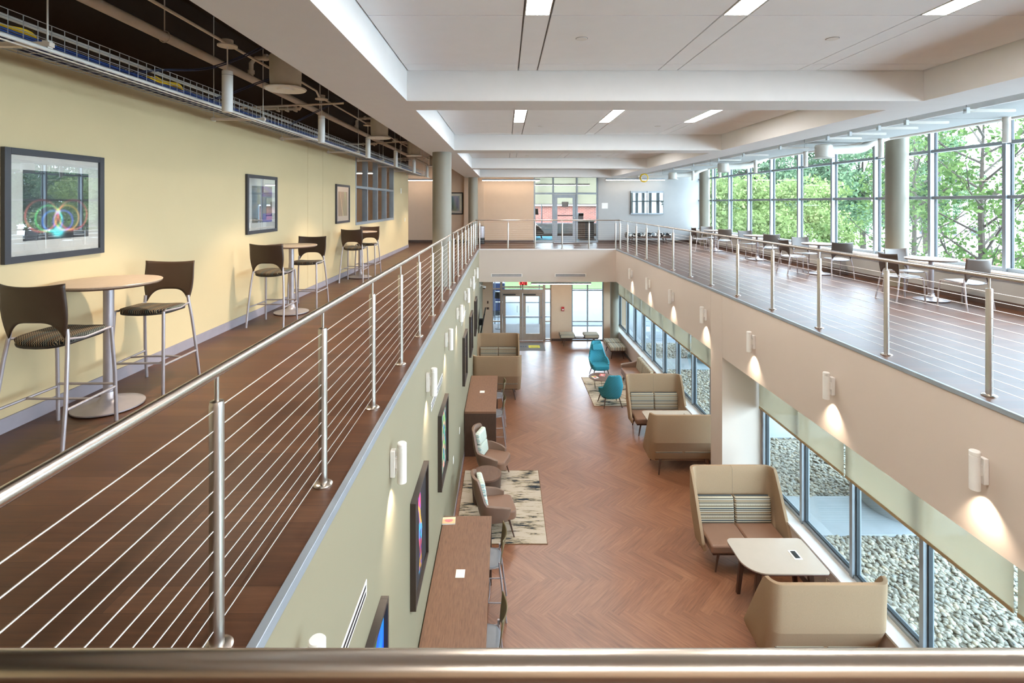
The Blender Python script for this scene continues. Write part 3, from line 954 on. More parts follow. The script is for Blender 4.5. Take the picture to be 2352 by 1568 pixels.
protos = {}
for (x, y, L) in lights:
    b = [i for i, (a, c) in enumerate(bays) if a < y < c][0]
    s = 0 if x < 1 else (1 if x < 2.4 else 2)
    k = round(L, 3)
    protos.setdefault(k, Proto(mk_strip(L))).put((x, y, ZC), 0, '%s recessed strip light, %s of the white ceiling' % (side[s], bayn[b]))
def mk_disc():
    o = empty('sprinkler_cover', cat='sprinkler cover', group='white ceiling discs')
    MB().lathe([(0.045, -0.006), (0.045, 0.0)], seg=24).build('cover_plate', M['white_paint'], o)
    MB().lathe([(0.05, -0.002), (0.05, 0.0)], seg=24).build('trim_ring', M['gap'], o)
    return o
pd = Proto(mk_disc)
for b, y in ((0, 4.22), (1, 9.05), (2, 14.7)):
    for s, x in enumerate((0.63, 2.69)):
        pd.put((x, y, ZC), 0, 'round white disc on the %s side of the %s ceiling coffer' % (['left', 'right'][s], ['nearest', 'second', 'third'][b]))

# ================================================================== LEFT GALLERY SERVICES
def spot(parent, loc, w, size, blend, col=(1, 0.85, 0.68), r=0.03, rot=(0, 0, 0)):
    l = bpy.data.lights.new('lamp', 'SPOT')
    l.energy = w; l.spot_size = math.radians(size); l.spot_blend = blend; l.color = col; l.shadow_soft_size = r
    o = bpy.data.objects.new('lamp', l)
    COL.objects.link(o); o.parent = parent; o.location = loc; o.rotation_euler = rot
    return o
def mk_pend(stem):
    def f():
        o = empty('pendant_light', cat='pendant light')
        MB().lathe([(0.04, 0.0), (0.046, 0.0), (0.046, 0.36), (0.046, 0.375), (0.008, 0.377)], seg=28).build('cylinder_shade', M['pend'], o)
        MB().lathe([(0.0468, 0.335), (0.0468, 0.339)], seg=28).build('joint_ring', M['gap'], o)
        MB().lathe([(0.038, 0.012), (0.038, 0.014)], seg=24).build('lens', M['can_lens'], o)
        MB().tube([(0, 0, 0.37), (0, 0, stem)], 0.006, 8).build('stem', M['pend'], o)
        MB().lathe([(0.085, stem), (0.085, stem + 0.012), (0.05, stem + 0.014), (0.05, stem + 0.06), (0.02, stem + 0.062)], seg=28).build('canopy', M['pipe_tan'] if stem > 0.5 else M['pend'], o)
        spot(o, (0, 0, -0.004), CAN_W, 100, 0.6)
        return o
    return f
pl = Proto(mk_pend(0.60))
for k in range(-1, 7):
    if k < 0:
        continue
    o = pl.put((-2.54, 4.7 + 2.41 * k, CZ + 0.83), 0, '%s white cylinder pendant over the left gallery tables, counted from the camera' % ORD[k])
    o['group'] = 'cylinder pendants over the left gallery'
pr = Proto(mk_pend(0.40))
for k in range(6):
    o = pr.put((6.9, 7.07 + 2.36 * k, CZ + 0.83), 0, '%s white cylinder pendant by the right gallery windows, counted from the camera' % ORD[k])
    o['group'] = 'cylinder pendants by the windows'

# wire basket tray with 100 x 50 mm mesh
tray = empty('cable_tray', (0, 0, CZ + 1.02), 0, 'galvanised wire basket tray running above the olive wall', 'cable tray')
w = MB()
tx0, tx1, ty0, ty1 = -3.32, -3.0, 0.6, 19.6
for z in (0.0, 0.05, 0.10, 0.15):
    w.tube([(tx1, ty0, z), (tx1, ty1, z)], 0.0032, 5)
    w.tube([(tx0, ty0, z), (tx0, ty1, z)], 0.0032, 5)
for k in range(1, 5):
    x = tx0 + (tx1 - tx0) * k / 5
    w.tube([(x, ty0, 0), (x, ty1, 0)], 0.0032, 5)
y = ty0
while y < ty1:
    w.tube([(tx1, y, 0.15), (tx1, y, 0.0), (tx0, y, 0.0), (tx0, y, 0.15)], 0.0032, 5)
    y += 0.1
w.build('wire_mesh', M['galv'], tray)
MB().tube([(-3.31, ty0, 0.215), (-3.31, ty1, 0.215)], 0.017, 10).build('top_rail', M['pipe_white'], tray)
bun = empty('cable_bundle', (0, 0, CZ + 1.03), 0, 'bundle of blue data cables lying in the wire tray', 'cables')
for k in range(18):
    x = -3.30 + 0.0155 * k
    rr = random.Random(k)
    pts = [(x + rr.uniform(-0.012, 0.012), yy, 0.008 + 0.009 * (k % 3) + rr.uniform(0, 0.006)) for yy in np.arange(0.7, 19.5, 0.9)]
    MB().tube(pts, 0.006, 6).build('cable', M['blue_cable'] if k % 3 else M['navy_cable'], bun)
for k, (x, y) in enumerate(((-3.05, 4.62), (-3.08, 3.15), (-3.22, 3.9))):
    cb = empty('cable_coil', (x, y, CZ + 1.055), 0, ['yellow patch cable coiled in the wire tray behind the nearest pendant', 'loose yellow cable in the wire tray near the left picture edge', 'yellow cable strand under the middle of the wire tray'][k], 'cable coil')
    for q in range(3):
        MB().tube([(0.03 * math.cos(t), (0.24 - 0.03 * q) * math.sin(t) + 0.02 * q, 0.012 + 0.012 * q + 0.01 * math.sin(3 * t)) for t in [2 * PI * i / 24 for i in range(24)]], 0.006, 6, closed=True).build('cable_loop', M['yellow_cable'], cb)

def pipe(name, pts, r, m, label, cat, seg=14):
    o = MB().tube(pts, r, seg).build(name, m)
    return tag(o, label, cat)
pipe('conduit', [(-2.85, 0.5, CZ + 0.955), (-2.85, 19.5, CZ + 0.955)], 0.0125, M['pipe_white'], 'white conduit hung just below the wire tray', 'conduit')
pipe('conduit', [(-2.86, 0.5, CZ + 0.93), (-2.86, 19.5, CZ + 0.94)], 0.005, M['pipe_tan'], 'thin tan conduit strapped under the white tray conduit', 'conduit')
pipe('conduit', [(-2.54, 0.5, CZ + 1.455), (-2.54, 5.6, CZ + 1.455), (-2.46, 5.8, CZ + 1.46), (-2.46, 6.7, CZ + 1.46), (-2.54, 7.0, CZ + 1.455), (-2.54, 19.5, CZ + 1.455)], 0.013, M['pipe_tan'], 'tan conduit linking the canopies of the left gallery pendants', 'conduit')
sp = empty('sprinkler_pipe', (0, 0, 0), 0, 'thick painted sprinkler main running the length of the left gallery', 'sprinkler pipe')
MB().tube([(-2.95, 0.5, CZ + 1.44), (-2.95, 19.5, CZ + 1.44)], 0.042, 20).build('main_pipe', M['pipe_tan'], sp)
for yb in (3.15, 7.45, 11.9, 16.2):
    MB().tube([(-2.95, yb, CZ + 1.42), (-2.97, yb - 0.02, CZ + 1.36), (-3.3, yb - 0.05, CZ + 1.36), (-3.66, yb - 0.05, CZ + 1.36)], 0.024, 12).build('branch_pipe', M['pipe_tan'], sp)
    for q in (-3.02, -3.14, -3.27):
        MB().tube([(q - 0.016, yb - 0.05, CZ + 1.36), (q + 0.016, yb - 0.05, CZ + 1.36)], 0.036, 14).box(q - 0.014, q + 0.014, yb - 0.1, yb, CZ + 1.315, CZ + 1.335).build('coupling', M['pipe_tan'], sp, bevel=0.004)
for yb in (5.97, 10.2, 14.5):
    MB().tube([(-2.95, yb, CZ + 1.44), (-2.95, yb, CZ + 1.62), (-2.9, yb, CZ + 1.68), (-1.7, yb, CZ + 1.7)], 0.026, 12).build('riser_pipe', M['pipe_tan'], sp)
    MB().tube([(-2.95, yb, CZ + 1.50), (-2.95, yb, CZ + 1.54)], 0.038, 14).build('coupling', M['pipe_tan'], sp)
    MB().tube([(-2.8, yb, CZ + 1.69), (-2.76, yb, CZ + 1.69)], 0.04, 14).build('coupling', M['pipe_tan'], sp)
for yb in (2.6, 4.45, 8.2, 12.3, 15.6):
    MB().tube([(-2.95 + 0.05 * math.sin(t), yb, CZ + 1.44 + 0.05 * math.cos(t)) for t in [2 * PI * i / 20 for i in range(20)]], 0.004, 6, closed=True).tube([(-2.95, yb, CZ + 1.49), (-2.95, yb, ZD)], 0.005, 6).build('ring_hanger', M['pipe_tan'], sp)
def mk_trap():
    o = empty('strut_hanger', cat='hanger', group='tray trapeze hangers')
    MB().box(-0.32, 0.32, -0.02, 0.02, -0.03, 0.0).build('strut', M['pipe_tan'], o, bevel=0.003)
    for s in (-0.29, 0.29):
        MB().tube([(s, 0, 0), (s, 0, ZD - CZ - 0.99)], 0.005, 6).build('rod', M['pipe_white'], o)
        MB().box(s - 0.018, s + 0.018, -0.018, 0.018, -0.038, 0.008).build('rod_clip', M['pipe_white'], o)
    return o
pt = Proto(mk_trap)
for k, y in enumerate((3.2, 6.05, 7.9, 9.98, 12.0, 14.0, 16.0, 18.0)):
    pt.put((-3.14, y, CZ + 1.0), 0, '%s strut trapeze with threaded rods under the wire tray, counted from the camera' % ORD[k])
def mk_diff():
    o = empty('air_diffuser', cat='air diffuser', group='round air diffusers over the left gallery')
    MB().lathe([(0.11, 0.012), (0.19, 0.0), (0.2, 0.012), (0.19, 0.022), (0.14, 0.03)], seg=40).build('flange', M['pend'], o)
    MB().lathe([(0.03, 0.005), (0.075, 0.0), (0.08, 0.012), (0.03, 0.016)], seg=32).build('inner_cone', M['pend'], o)
    MB().lathe([(0.145, 0.025), (0.15, 0.13), (0.15, 0.2)], seg=36).build('neck', M['pipe_tan'], o)
    MB().lathe([(0.108, 0.02), (0.108, 0.04)], seg=32).build('throat', M['black'], o)
    MB().tube([(0, 0, 0.19), (0, 0, 0.28), (0.05, 0.02, 0.36), (0.15, 0.06, 0.41), (0.3, 0.1, 0.43), (0.55, 0.15, 0.44)], [0.15, 0.16, 0.15, 0.13, 0.12, 0.12], 24).build('flexible_duct', M['pipe_tan'], o)
    return o
pq = Proto(mk_diff)
for k, y in enumerate((5.15, 9.0, 12.4, 16.0)):
    pq.put((-2.2, y, CZ + 1.13), 0, '%s round air diffuser beside the pendant row of the left gallery, counted from the camera' % ORD[k])
for k, pts in enumerate([[(-1.9, 4.75, CZ + 1.75), (-2.2, 4.8, CZ + 1.5), (-2.7, 4.72, CZ + 1.25), (-3.02, 4.5, CZ + 1.17), (-3.1, 4.2, CZ + 1.06)],
                         [(-1.9, 5.7, CZ + 1.5), (-2.3, 5.62, CZ + 1.42), (-2.62, 5.5, CZ + 1.3), (-2.95, 5.42, CZ + 1.14), (-3.1, 5.3, CZ + 1.06)],
                         [(-1.9, 7.6, CZ + 1.5), (-2.4, 7.55, CZ + 1.5), (-2.7, 7.4, CZ + 1.33), (-3.1, 7.2, CZ + 1.06)]]):
    o = empty('drop_cable', (0, 0, 0), 0, ['dark blue cable pair looping down beside the nearest pendant', 'black blue cable drop between the nearest pendant and the first diffuser', 'dark cable drop by the second pendant'][k], 'cable')
    MB().tube(smooth_path(pts), 0.0055, 6).build('cable', M['navy_cable'], o)
    MB().tube(smooth_path([(a + 0.014, b + 0.01, c - 0.008) for a, b, c in pts]), 0.0055, 6).build('cable', M['navy_cable'], o)
for k, y in enumerate((6.9, 11.3, 15.0)):
    pipe('conduit', [(-3.55, y, CZ + 1.28), (-2.2, y + 0.1, CZ + 1.36)], 0.014, M['pipe_tan'], '%s tan cross pipe bridging the left gallery services, counted from the camera' % ORD[k], 'conduit')

# ================================================================== RIGHT GALLERY SERVICES
du = empty('air_duct', (0, 0, 0), 0, 'long round white duct running along the top of the right gallery windows', 'air duct')
MB().tube([(7.55, -3.5, CZ + 1.32), (7.55, 21.6, CZ + 1.32)], 0.085, 24).build('duct', M['pipe_white'], du)
def mk_drum():
    o = empty('air_diffuser', cat='air diffuser', group='drum air diffusers by the windows')
    MB().lathe([(0.12, 0.0), (0.19, 0.0), (0.19, 0.012), (0.15, 0.02), (0.15, 0.24), (0.13, 0.26)], seg=36).build('drum', M['pipe_white'], o)
    MB().lathe([(0.118, -0.001), (0.118, 0.004)], seg=32).build('throat', M['gap'], o)
    MB().tube([(-0.12, 0, 0.2), (-0.37, 0, 0.2), (-0.37, 0, ZD - CZ - 0.87)], 0.006, 6).build('hanger_rod', M['galv'], o)
    MB().tube(smooth_path([(0.06, 0, 0.16), (0.4, 0.02, 0.17), (0.78, 0.05, 0.2), (1.0, 0.07, 0.33), (1.3, 0.08, 0.44)]), 0.085, 20).build('flexible_duct', M['pipe_white'], o)
    return o
pg = Proto(mk_drum)
for k, y in enumerate((10.0, 14.6, 19.0)):
    pg.put((6.2, y, CZ + 0.87), 0, '%s white drum diffuser hanging by the right gallery windows, counted from the camera' % ORD[k])
def mk_strut():
    o = empty('strut_hanger', cat='hanger', group='struts under the right gallery clouds')
    MB().box(-0.3, 0.3, -0.02, 0.02, 0.0, 0.035).build('strut', M['pipe_white'], o, bevel=0.004)
    MB().tube([(-0.28, 0, 0), (-0.28, 0, 0.5)], 0.006, 6).build('rod', M['gap'], o)
    MB().box(-0.3, -0.26, -0.025, 0.025, -0.02, 0.05).build('rod_clip', M['galv'], o)
    return o
ps = Proto(mk_strut)
for k, y in enumerate((5.2, 6.2, 7.13, 7.66, 8.3, 8.87, 10.4, 12.0, 13.4, 15.2, 17.0)):
    ps.put((5.85, y, CZ + 1.1), 0, '%s white strut bracket under the soffit edge of the right gallery, counted from the camera' % ORD[k])
cc = empty('cable_coil', (5.15, 19.0, CZ + 0.93), 0, 'yellow cable coil hanging under the far end of the right soffit', 'cable coil')
for q in range(3):
    MB().tube([((0.13 + 0.012 * q) * math.cos(t), 0.02 * q, (0.13 + 0.012 * q) * math.sin(t)) for t in [2 * PI * i / 28 for i in range(28)]], 0.012, 8, closed=True).build('cable_loop', M['yellow_cable'], cc)
MB().tube([(0, 0, 0.14), (0, 0, ZD - CZ - 0.93)], 0.006, 6).build('hook', M['galv'], cc)
def camera_dome(loc, label, rz):
    o = empty('security_camera', loc, rz, label, 'security camera')
    MB().lathe([(0.075, 0.0), (0.075, 0.05), (0.05, 0.065)], seg=24).build('housing', M['outlet'], o)
    MB().ball((0, 0, 0.0), 0.055).build('dome', M['black'], o)
    MB().tube([(0, 0, 0.05), (0, 0.1, 0.08), (0, 0.16, 0.08)], 0.02, 10).box(-0.04, 0.04, 0.14, 0.16, 0.02, 0.14).build('bracket', M['outlet'], o)
camera_dome((-0.80, 19.6, 2.69), 'white dome camera on the sage wall by the entrance', PI / 2)
camera_dome((5.75, 21.88, CZ + 1.02), 'white dome camera on the far upper wall beside the drum diffuser', 0)

# linear pendants
def linear(loc, L, label):
    o = empty('linear_light', loc, 0, label, 'linear light')
    MB().box(-L / 2, L / 2, -0.03, 0.03, 0.0, 0.06).box(-L / 2 - 0.02, -L / 2, -0.035, 0.035, -0.03, 0.065).box(L / 2, L / 2 + 0.02, -0.035, 0.035, -0.03, 0.065).build('housing', M['alu'], o, bevel=0.004)
    MB().box(-L / 2, -0.01, -0.026, 0.026, -0.025, 0.0).box(0.01, L / 2, -0.026, 0.026, -0.025, 0.0).build('lens', M['linear_lens'], o, smooth=False)
    for s in (-L / 2 + 0.1, L / 2 - 0.1):
        MB().tube([(s, 0, 0.06), (s, 0, (3.0 if loc[2] < 4 else ZD) - loc[2])], 0.004, 6).build('suspension_cable', M['galv'], o)
    return o
linear((2.29, 21.0, 2.62), 2.42, 'lit linear pendant under the far bridge near the entrance doors')
linear((0.25, 21.55, CZ + 0.95), 2.4, 'lit linear pendant on the far wall left of the glass door upstairs')
linear((5.45, 21.5, CZ + 0.97), 2.45, 'lit linear pendant above the far right picture upstairs')
linear((-3.55, 21.5, CZ + 0.95), 1.6, 'lit linear pendant in the far left corridor')
linear((2.3, 24.4, CZ + 0.85), 3.4, 'linear pendant inside the room behind the glass door')
linear((-5.6, 17.2, CZ + 1.0), 2.6, 'farthest linear pendant added to brighten the room behind the olive wall window')  # this and the next two lamps are added to brighten the room
linear((-5.6, 14.6, CZ + 1.0), 2.6, 'middle linear pendant added to brighten the room behind the olive wall window')
linear((-5.6, 12.2, CZ + 1.0), 2.6, 'nearer linear pendant added to brighten the room behind the olive wall window')

# ================================================================== WALL SCONCES
def mk_sconce():
    o = empty('wall_sconce', cat='wall sconce')
    MB().lathe([(0.033, 0.0), (0.04, 0.0), (0.04, 0.288), (0.037, 0.29), (0.037, 0.296), (0.04, 0.298), (0.04, 0.325), (0.034, 0.332)], seg=28).build('cylinder_body', M['pend'], o)
    MB().box(-0.094, -0.052, -0.03, 0.03, 0.05, 0.27).box(-0.06, -0.03, -0.018, 0.018, 0.12, 0.21).build('back_plate', M['pend'], o, bevel=0.004)
    MB().lathe([(0.032, 0.01), (0.032, 0.012)], seg=20).build('lens', M['can_lens'], o)
    spot(o, (0, 0, -0.003), SCONCE_W, 92, 0.9, (1, 0.86, 0.68), 0.02, (0, math.radians(12), 0))
    return o
pc = Proto(mk_sconce)
for k in range(8):
    o = pc.put((XL + 0.096, 2.36 + 1.94 * k, 3.585), 0, '%s white cylinder sconce on the sage wall, counted from the camera' % ORD[k])
    o['group'] = 'sconces on the sage wall'
for k in range(7):
    o = pc.put((XR - 0.096, 4.39 + 2.03 * k, 3.475), PI, '%s white cylinder sconce on the right balcony fascia, counted from the camera' % ORD[k])
    o['group'] = 'sconces on the right fascia'
def slot(loc, rz, L, label):
    o = empty('slot_diffuser', loc, rz, label, 'slot diffuser')
    MB().box(-L / 2, L / 2, -0.006, 0.0, -0.055, 0.055).build('plate', M['pend'], o, bevel=0.003)
    MB().box(-L / 2 + 0.03, L / 2 - 0.03, -0.0075, -0.005, 0.012, 0.034).box(-L / 2 + 0.03, L / 2 - 0.03, -0.0075, -0.005, -0.034, -0.012).build('slots', M['black'], o, smooth=False)
slot((0.06, YF, 3.25), 0, 1.16, 'double slot air diffuser on the far fascia left of centre')
slot((2.42, YF, 3.25), 0, 1.16, 'double slot air diffuser on the far fascia right of centre')
for k, y in enumerate((2.95, 7.25, 11.9, 16.3)):
    slot((XL, y, 3.27), PI / 2, 1.2, '%s double slot air diffuser on the sage wall, counted from the camera' % ORD[k])

# ================================================================== PICTURES
def art_print(parent, w, h, fn, x, n=72):
    """flat printed sheet in the plane x = const, w along y, h along z"""
    m = MB().grid(lambda u, v: (x, (u - 0.5) * w, (v - 0.5) * h), n, n)
    o = m.build('print', M['print'], parent, smooth=False)
    at = o.data.color_attributes.new('ink', 'FLOAT_COLOR', 'POINT')
    arr = np.empty((len(m.v), 4), np.float32)
    for i, p in enumerate(m.v):
        c = fn(p[1] / w + 0.5, p[2] / h + 0.5)
        arr[i] = (lin(c[0]), lin(c[1]), lin(c[2]), 1)
    at.data.foreach_set('color', arr.ravel())
    return o
def picture(loc, w, h, label, fn, frame_m, thick, rim, mat_w=0, glazing=True, rz=0.0, mat_h=None):
    o = empty('framed_picture', loc, rz, label, 'picture')
    f = MB()
    f.box(0, thick, -w / 2, -w / 2 + rim, -h / 2, h / 2).box(0, thick, w / 2 - rim, w / 2, -h / 2, h / 2)
    f.box(0, thick, -w / 2 + rim, w / 2 - rim, -h / 2, -h / 2 + rim).box(0, thick, -w / 2 + rim, w / 2 - rim, h / 2 - rim, h / 2)
    f.build('frame', frame_m, o, bevel=0.002)
    dep = thick * 0.45
    if mat_w:
        MB().box(dep - 0.01, dep, -w / 2 + rim, w / 2 - rim, -h / 2 + rim, h / 2 - rim).build('mat_board', M['mat_board'], o, smooth=False)
    mh = mat_h if mat_h is not None else mat_w
    art_print(o, w - 2 * rim - 2 * mat_w, h - 2 * rim - 2 * mh, fn, dep + 0.001)
    if glazing:
        MB().box(dep + 0.006, dep + 0.008, -w / 2 + rim, w / 2 - rim, -h / 2 + rim, h / 2 - rim).build('glazing', M['pic_glass'], o, smooth=False)
    return o
def clampc(c):
    return tuple(max(0, min(255, x)) for x in c)
def art_arcs(u, v):
    c = [58, 64, 70]
    for cx, rr, col in ((0.42, 0.15, (40, 110, 230)), (0.58, 0.15, (60, 60, 220)), (0.36, 0.19, (70, 220, 80)), (0.64, 0.19, (240, 150, 40)), (0.26, 0.23, (230, 60, 50)), (0.74, 0.23, (230, 50, 60))):
        d = abs(math.hypot(u - cx, (v - 0.12 - rr)) - rr)
        g = 0.7 * math.exp(-(d / 0.018) ** 2) * max(0.12, min(0.9, 1.2 - 2.4 * abs(v - 0.25)))
        c = [a + b * g for a, b in zip(c, col)]
    for s in (0.47, 0.53):
        g = math.exp(-(math.hypot(u - s, v - 0.1) / 0.06) ** 2)
        c = [a + b * g for a, b in zip(c, (40, 220, 210))]
    return clampc(c)
def art_blocks(u, v):
    r = 0.5 + 0.5 * math.sin(9 * u + 3 * math.sin(7 * v))
    c = [80 + 40 * r, 92 + 20 * r, 96]
    if v > 0.72 and u > 0.45:
        c = [110, 60, 80 + 60 * r]
    if v < 0.25 and u > 0.5:
        c = [60, 50, 140]
    if 0.4 < u < 0.5:
        c = [96, 96, 100]
    return clampc(c)
def art_green(u, v):
    c = [96 - 30 * u, 82, 60]
    for k in range(7):
        d = abs(u - 0.25 - 0.09 * k - 0.09 * math.sin(4 * v + k))
        g = math.exp(-(d / 0.02) ** 2)
        c = [a + b * g for a, b in zip(c, ((60, 120, 50) if k > 3 else (110, 70, 50)))]
    return clampc(c)
def art_water(u, v):
    n = math.sin(11 * u + 4 * math.sin(6 * v)) * math.cos(9 * v - 3 * u)
    c = [10 + 20 * n, 110 + 60 * n + 60 * (1 - v), 220]
    if v < 0.35 + 0.1 * math.sin(8 * u):
        c = [90 + 50 * n, 190, 80 + 60 * n]
    if v > 0.86 + 0.06 * math.sin(9 * u):
        c = [60, 120, 70]
    return clampc(c)
def art_figure(u, v):
    c = [38, 36, 40]
    w = 0.05 + 0.05 * math.sin(PI * v) + 0.03 * math.sin(17 * v)
    cx = 0.5 + 0.05 * math.sin(5 * v)
    d = abs(u - cx)
    legs = v < 0.5 and d < 0.025
    if 0.08 < v < 0.94 and d < w and not legs:
        k = (v * 6.0 + u * 3) % 3
        c = [(235, 90, 120), (60, 190, 230), (240, 170, 60)][int(k)] if (int(v * 23) + int(u * 31)) % 4 else (150, 90, 220)
    return c
def art_panels(u, v):
    c = [46, 50, 52]
    if 0.18 < u < 0.82 and 0.08 < v < 0.92:
        k = int(v * 14 + 2.2 * math.sin(9 * u)) % 5
        c = [(226, 150, 140), (60, 190, 120), (50, 130, 180), (230, 170, 150), (80, 210, 90)][k]
        if math.sin(30 * u) * math.sin(22 * v) > 0.5:
            c = (50, 50, 56)
    return c
def art_dusk(u, v):
    n = math.sin(7 * u + 3 * v)
    return clampc((70 + 50 * v + 20 * n, 88 + 60 * v, 108 + 60 * v + 20 * n))
def art_speckle(u, v):
    q = math.sin(43 * u) * math.sin(57 * v + 9 * u)
    return clampc((120 + 40 * q, 108 + 30 * q, 66 + 20 * q))
zc = CZ - 0.02
picture((XW, 4.245, zc), 0.94, 0.87, 'largest charcoal framed print on the olive wall, over the nearest bar table, with glowing arcs', art_arcs, M['frame_black'], 0.035, 0.05, 0.11)
picture((XW, 7.82, zc), 0.97, 0.87, 'charcoal framed print above the second bar table on the olive wall', art_blocks, M['frame_black'], 0.035, 0.05, 0.11)
picture((XW, 11.7, zc), 0.97, 0.87, 'charcoal framed green and brown print next to the interior window', art_green, M['frame_black'], 0.035, 0.05, 0.11)
zl, hl = 2.335, 1.09
for y, fn, lab in ((3.54, art_water, 'dark framed bright blue and green abstract picture nearest the camera on the sage wall'), (5.63, art_figure, 'dark framed black picture with a multicoloured upright streak'),
                   (7.77, art_panels, 'dark framed picture of pink, green and blue patches beyond the black one'), (12.0, art_dusk, 'dark framed bluish picture above the far counter table on the sage wall'),
                   (14.15, art_dusk, 'dark framed bluish picture above the left booth, middle of the far three'), (16.35, art_dusk, 'dark framed bluish picture on the sage wall, farthest of all')):
    picture((XL, y, zl), 0.88, hl, lab, fn, M['frame_brown'], 0.06, 0.03, 0.0, glazing=(fn is art_dusk))
picture((-7.0, 12.9, zc), 0.9, 0.8, 'brown framed pale print seen left through the interior window', art_dusk, M['frame_brown'], 0.03, 0.05, 0.14)
picture((-7.0, 16.5, zc), 1.3, 0.9, 'brown framed speckled print seen right through the interior window', art_speckle, M['frame_brown'], 0.03, 0.05, 0.16)
picture((-2.25, YW, CZ - 0.02), 0.9, 0.95, 'black framed picture half hidden behind the first round column', art_dusk, M['black'], 0.03, 0.05, 0.1, rz=-PI / 2)
# double glass display case on the far upper wall
dc = empty('display_case', (6.08, YW, CZ + 0.01), 0, 'two door glass notice case on the far right upper wall', 'display case')
MB().box(-0.7, 0.7, -0.05, 0, -0.5, 0.5).build('back_box', plain('slate case back', rgb(58, 74, 78), 0.5), dc, bevel=0.003)
for s in (-1, 1):
    g = MB().box(min(0.012 * s, 0.69 * s), max(0.012 * s, 0.69 * s), -0.062, -0.055, -0.5, 0.5).build('glass_door', M['pic_glass'], dc, smooth=False)
    MB().box(min(0.69 * s, 0.7 * s), max(0.69 * s, 0.7 * s), -0.065, -0.05, -0.5, 0.5).build('edge_strip', M['black'], g)
    MB().lathe([(0.02, 0), (0.02, 0.02)], (0, 0, 0), 12).build('knob', M['outlet'], g).location = (0.045 * s, -0.07, 0.0)
MB().box(-0.7, 0.7, -0.066, -0.05, 0.42, 0.5).build('top_rail', M['alu'], dc)
MB().box(-0.7, 0.7, -0.066, -0.05, -0.5, -0.44).build('bottom_rail', M['alu'], dc)
MB().box(-0.01, 0.01, -0.066, -0.05, -0.5, 0.5).build('centre_strip', M['black'], dc)

# ================================================================== SMALL WALL ITEMS
def text(parent, s, size, loc, rot, m, name='lettering'):
    c = bpy.data.curves.new(name, 'FONT')
    c.body = s; c.size = size; c.align_x = 'CENTER'; c.align_y = 'CENTER'; c.extrude = 0.001
    o = bpy.data.objects.new(name, c)
    COL.objects.link(o); o.parent = parent; o.location = loc; o.rotation_euler = rot
    c.materials.append(m)
    me = bpy.data.meshes.new_from_object(o)
    bpy.data.objects.remove(o)
    o = bpy.data.objects.new(name, me)
    COL.objects.link(o); o.parent = parent; o.location = loc; o.rotation_euler = rot
    return o
ex = empty('exit_sign', (0.74, 20.6, 2.70), 0, 'red EXIT sign hanging over the entrance doors', 'exit sign')
MB().box(-0.15, 0.15, -0.02, 0.02, -0.08, 0.1).build('face_panel', plain('dark red sign face', rgb(96, 12, 16), 0.4), ex, bevel=0.004)
text(ex, 'EXIT', 0.19, (0, -0.022, 0.005), (PI / 2, 0, 0), M['exit_red'])
MB().box(-0.06, 0.06, -0.02, 0.02, 0.1, 0.3).build('mount', M['alu'], ex)
fa = empty('fire_alarm', (2.48, YW, 1.38), 0, 'red fire alarm pull station on the wall right of the doors', 'fire alarm')
MB().box(-0.06, 0.06, -0.05, 0, -0.09, 0.09).build('box', M['red'], fa, bevel=0.006)
MB().box(-0.035, 0.035, -0.06, -0.05, -0.05, 0.0).build('pull_handle', M['outlet'], fa, bevel=0.003)
def plate(loc, rz, w, h, label, cat='switch', m='outlet', name='wall_switch', piece='rocker'):
    o = empty(name, loc, rz, label, cat)
    MB().box(-w / 2, w / 2, -0.008, 0, -h / 2, h / 2).build('plate', M[m], o, bevel=0.002)
    MB().box(-w / 5, w / 5, -0.012, -0.008, -h / 4, h / 4).build(piece, M['outlet' if m == 'outlet' else 'black'], o, bevel=0.001)
plate((XL, 10.8, 1.14), PI / 2, 0.08, 0.12, 'white switch plate on the sage wall by the far armchair')
plate((XL, 9.5, 1.17), PI / 2, 0.08, 0.12, 'white switch plate on the sage wall by the near armchair')
plate((XW, 19.0, CZ - 0.62), PI / 2, 0.09, 0.13, 'white switch at the far end of the olive wall')
plate((XW, 14.9, CZ - 1.18), PI / 2, 0.08, 0.12, 'white outlet low on the olive wall under the interior window', 'outlet', name='wall_outlet', piece='receptacle')
plate((XK, 8.6, 0.4), -PI / 2, 0.08, 0.12, 'black outlet on the wall beside the nearest camera-facing settee', 'outlet', 'black', 'wall_outlet', 'receptacle')
plate((XW, 18.3, CZ + 0.43), PI / 2, 0.12, 0.19, 'white fire strobe high on the far end of the olive wall', 'fire strobe', name='fire_strobe', piece='strobe_lens')
plate((4.28, YW, CZ - 0.12), 0, 0.26, 0.24, 'white room sign right of the upstairs glass door', 'sign', name='room_sign', piece='inset')
plate((-0.74, YW, 1.66), 0, 0.07, 0.12, 'brown card reader plate left of the entrance doors', 'card reader', 'edge_brown', 'card_reader', 'reader')
plate((-0.74, YW, 1.4), 0, 0.11, 0.1, 'brown square plate left of the entrance doors', 'wall plate', 'edge_brown', 'wall_plate', 'inset')
# tilted wall screen near the entrance
tv = empty('wall_screen', (XL + 0.02, 18.9, 1.55), 0, 'black wall mounted screen tilted out beside the left booth', 'screen')
o = MB().prism([(0.02, -0.42), (0.07, -0.42), (0.23, 0.42), (0.18, 0.42)], -0.55, 0.55, 'y').build('screen_panel', M['black'], tv, bevel=0.006)
MB().box(0.0, 0.14, -0.12, 0.12, -0.1, 0.1).build('wall_mount', M['alu_dark'], tv)
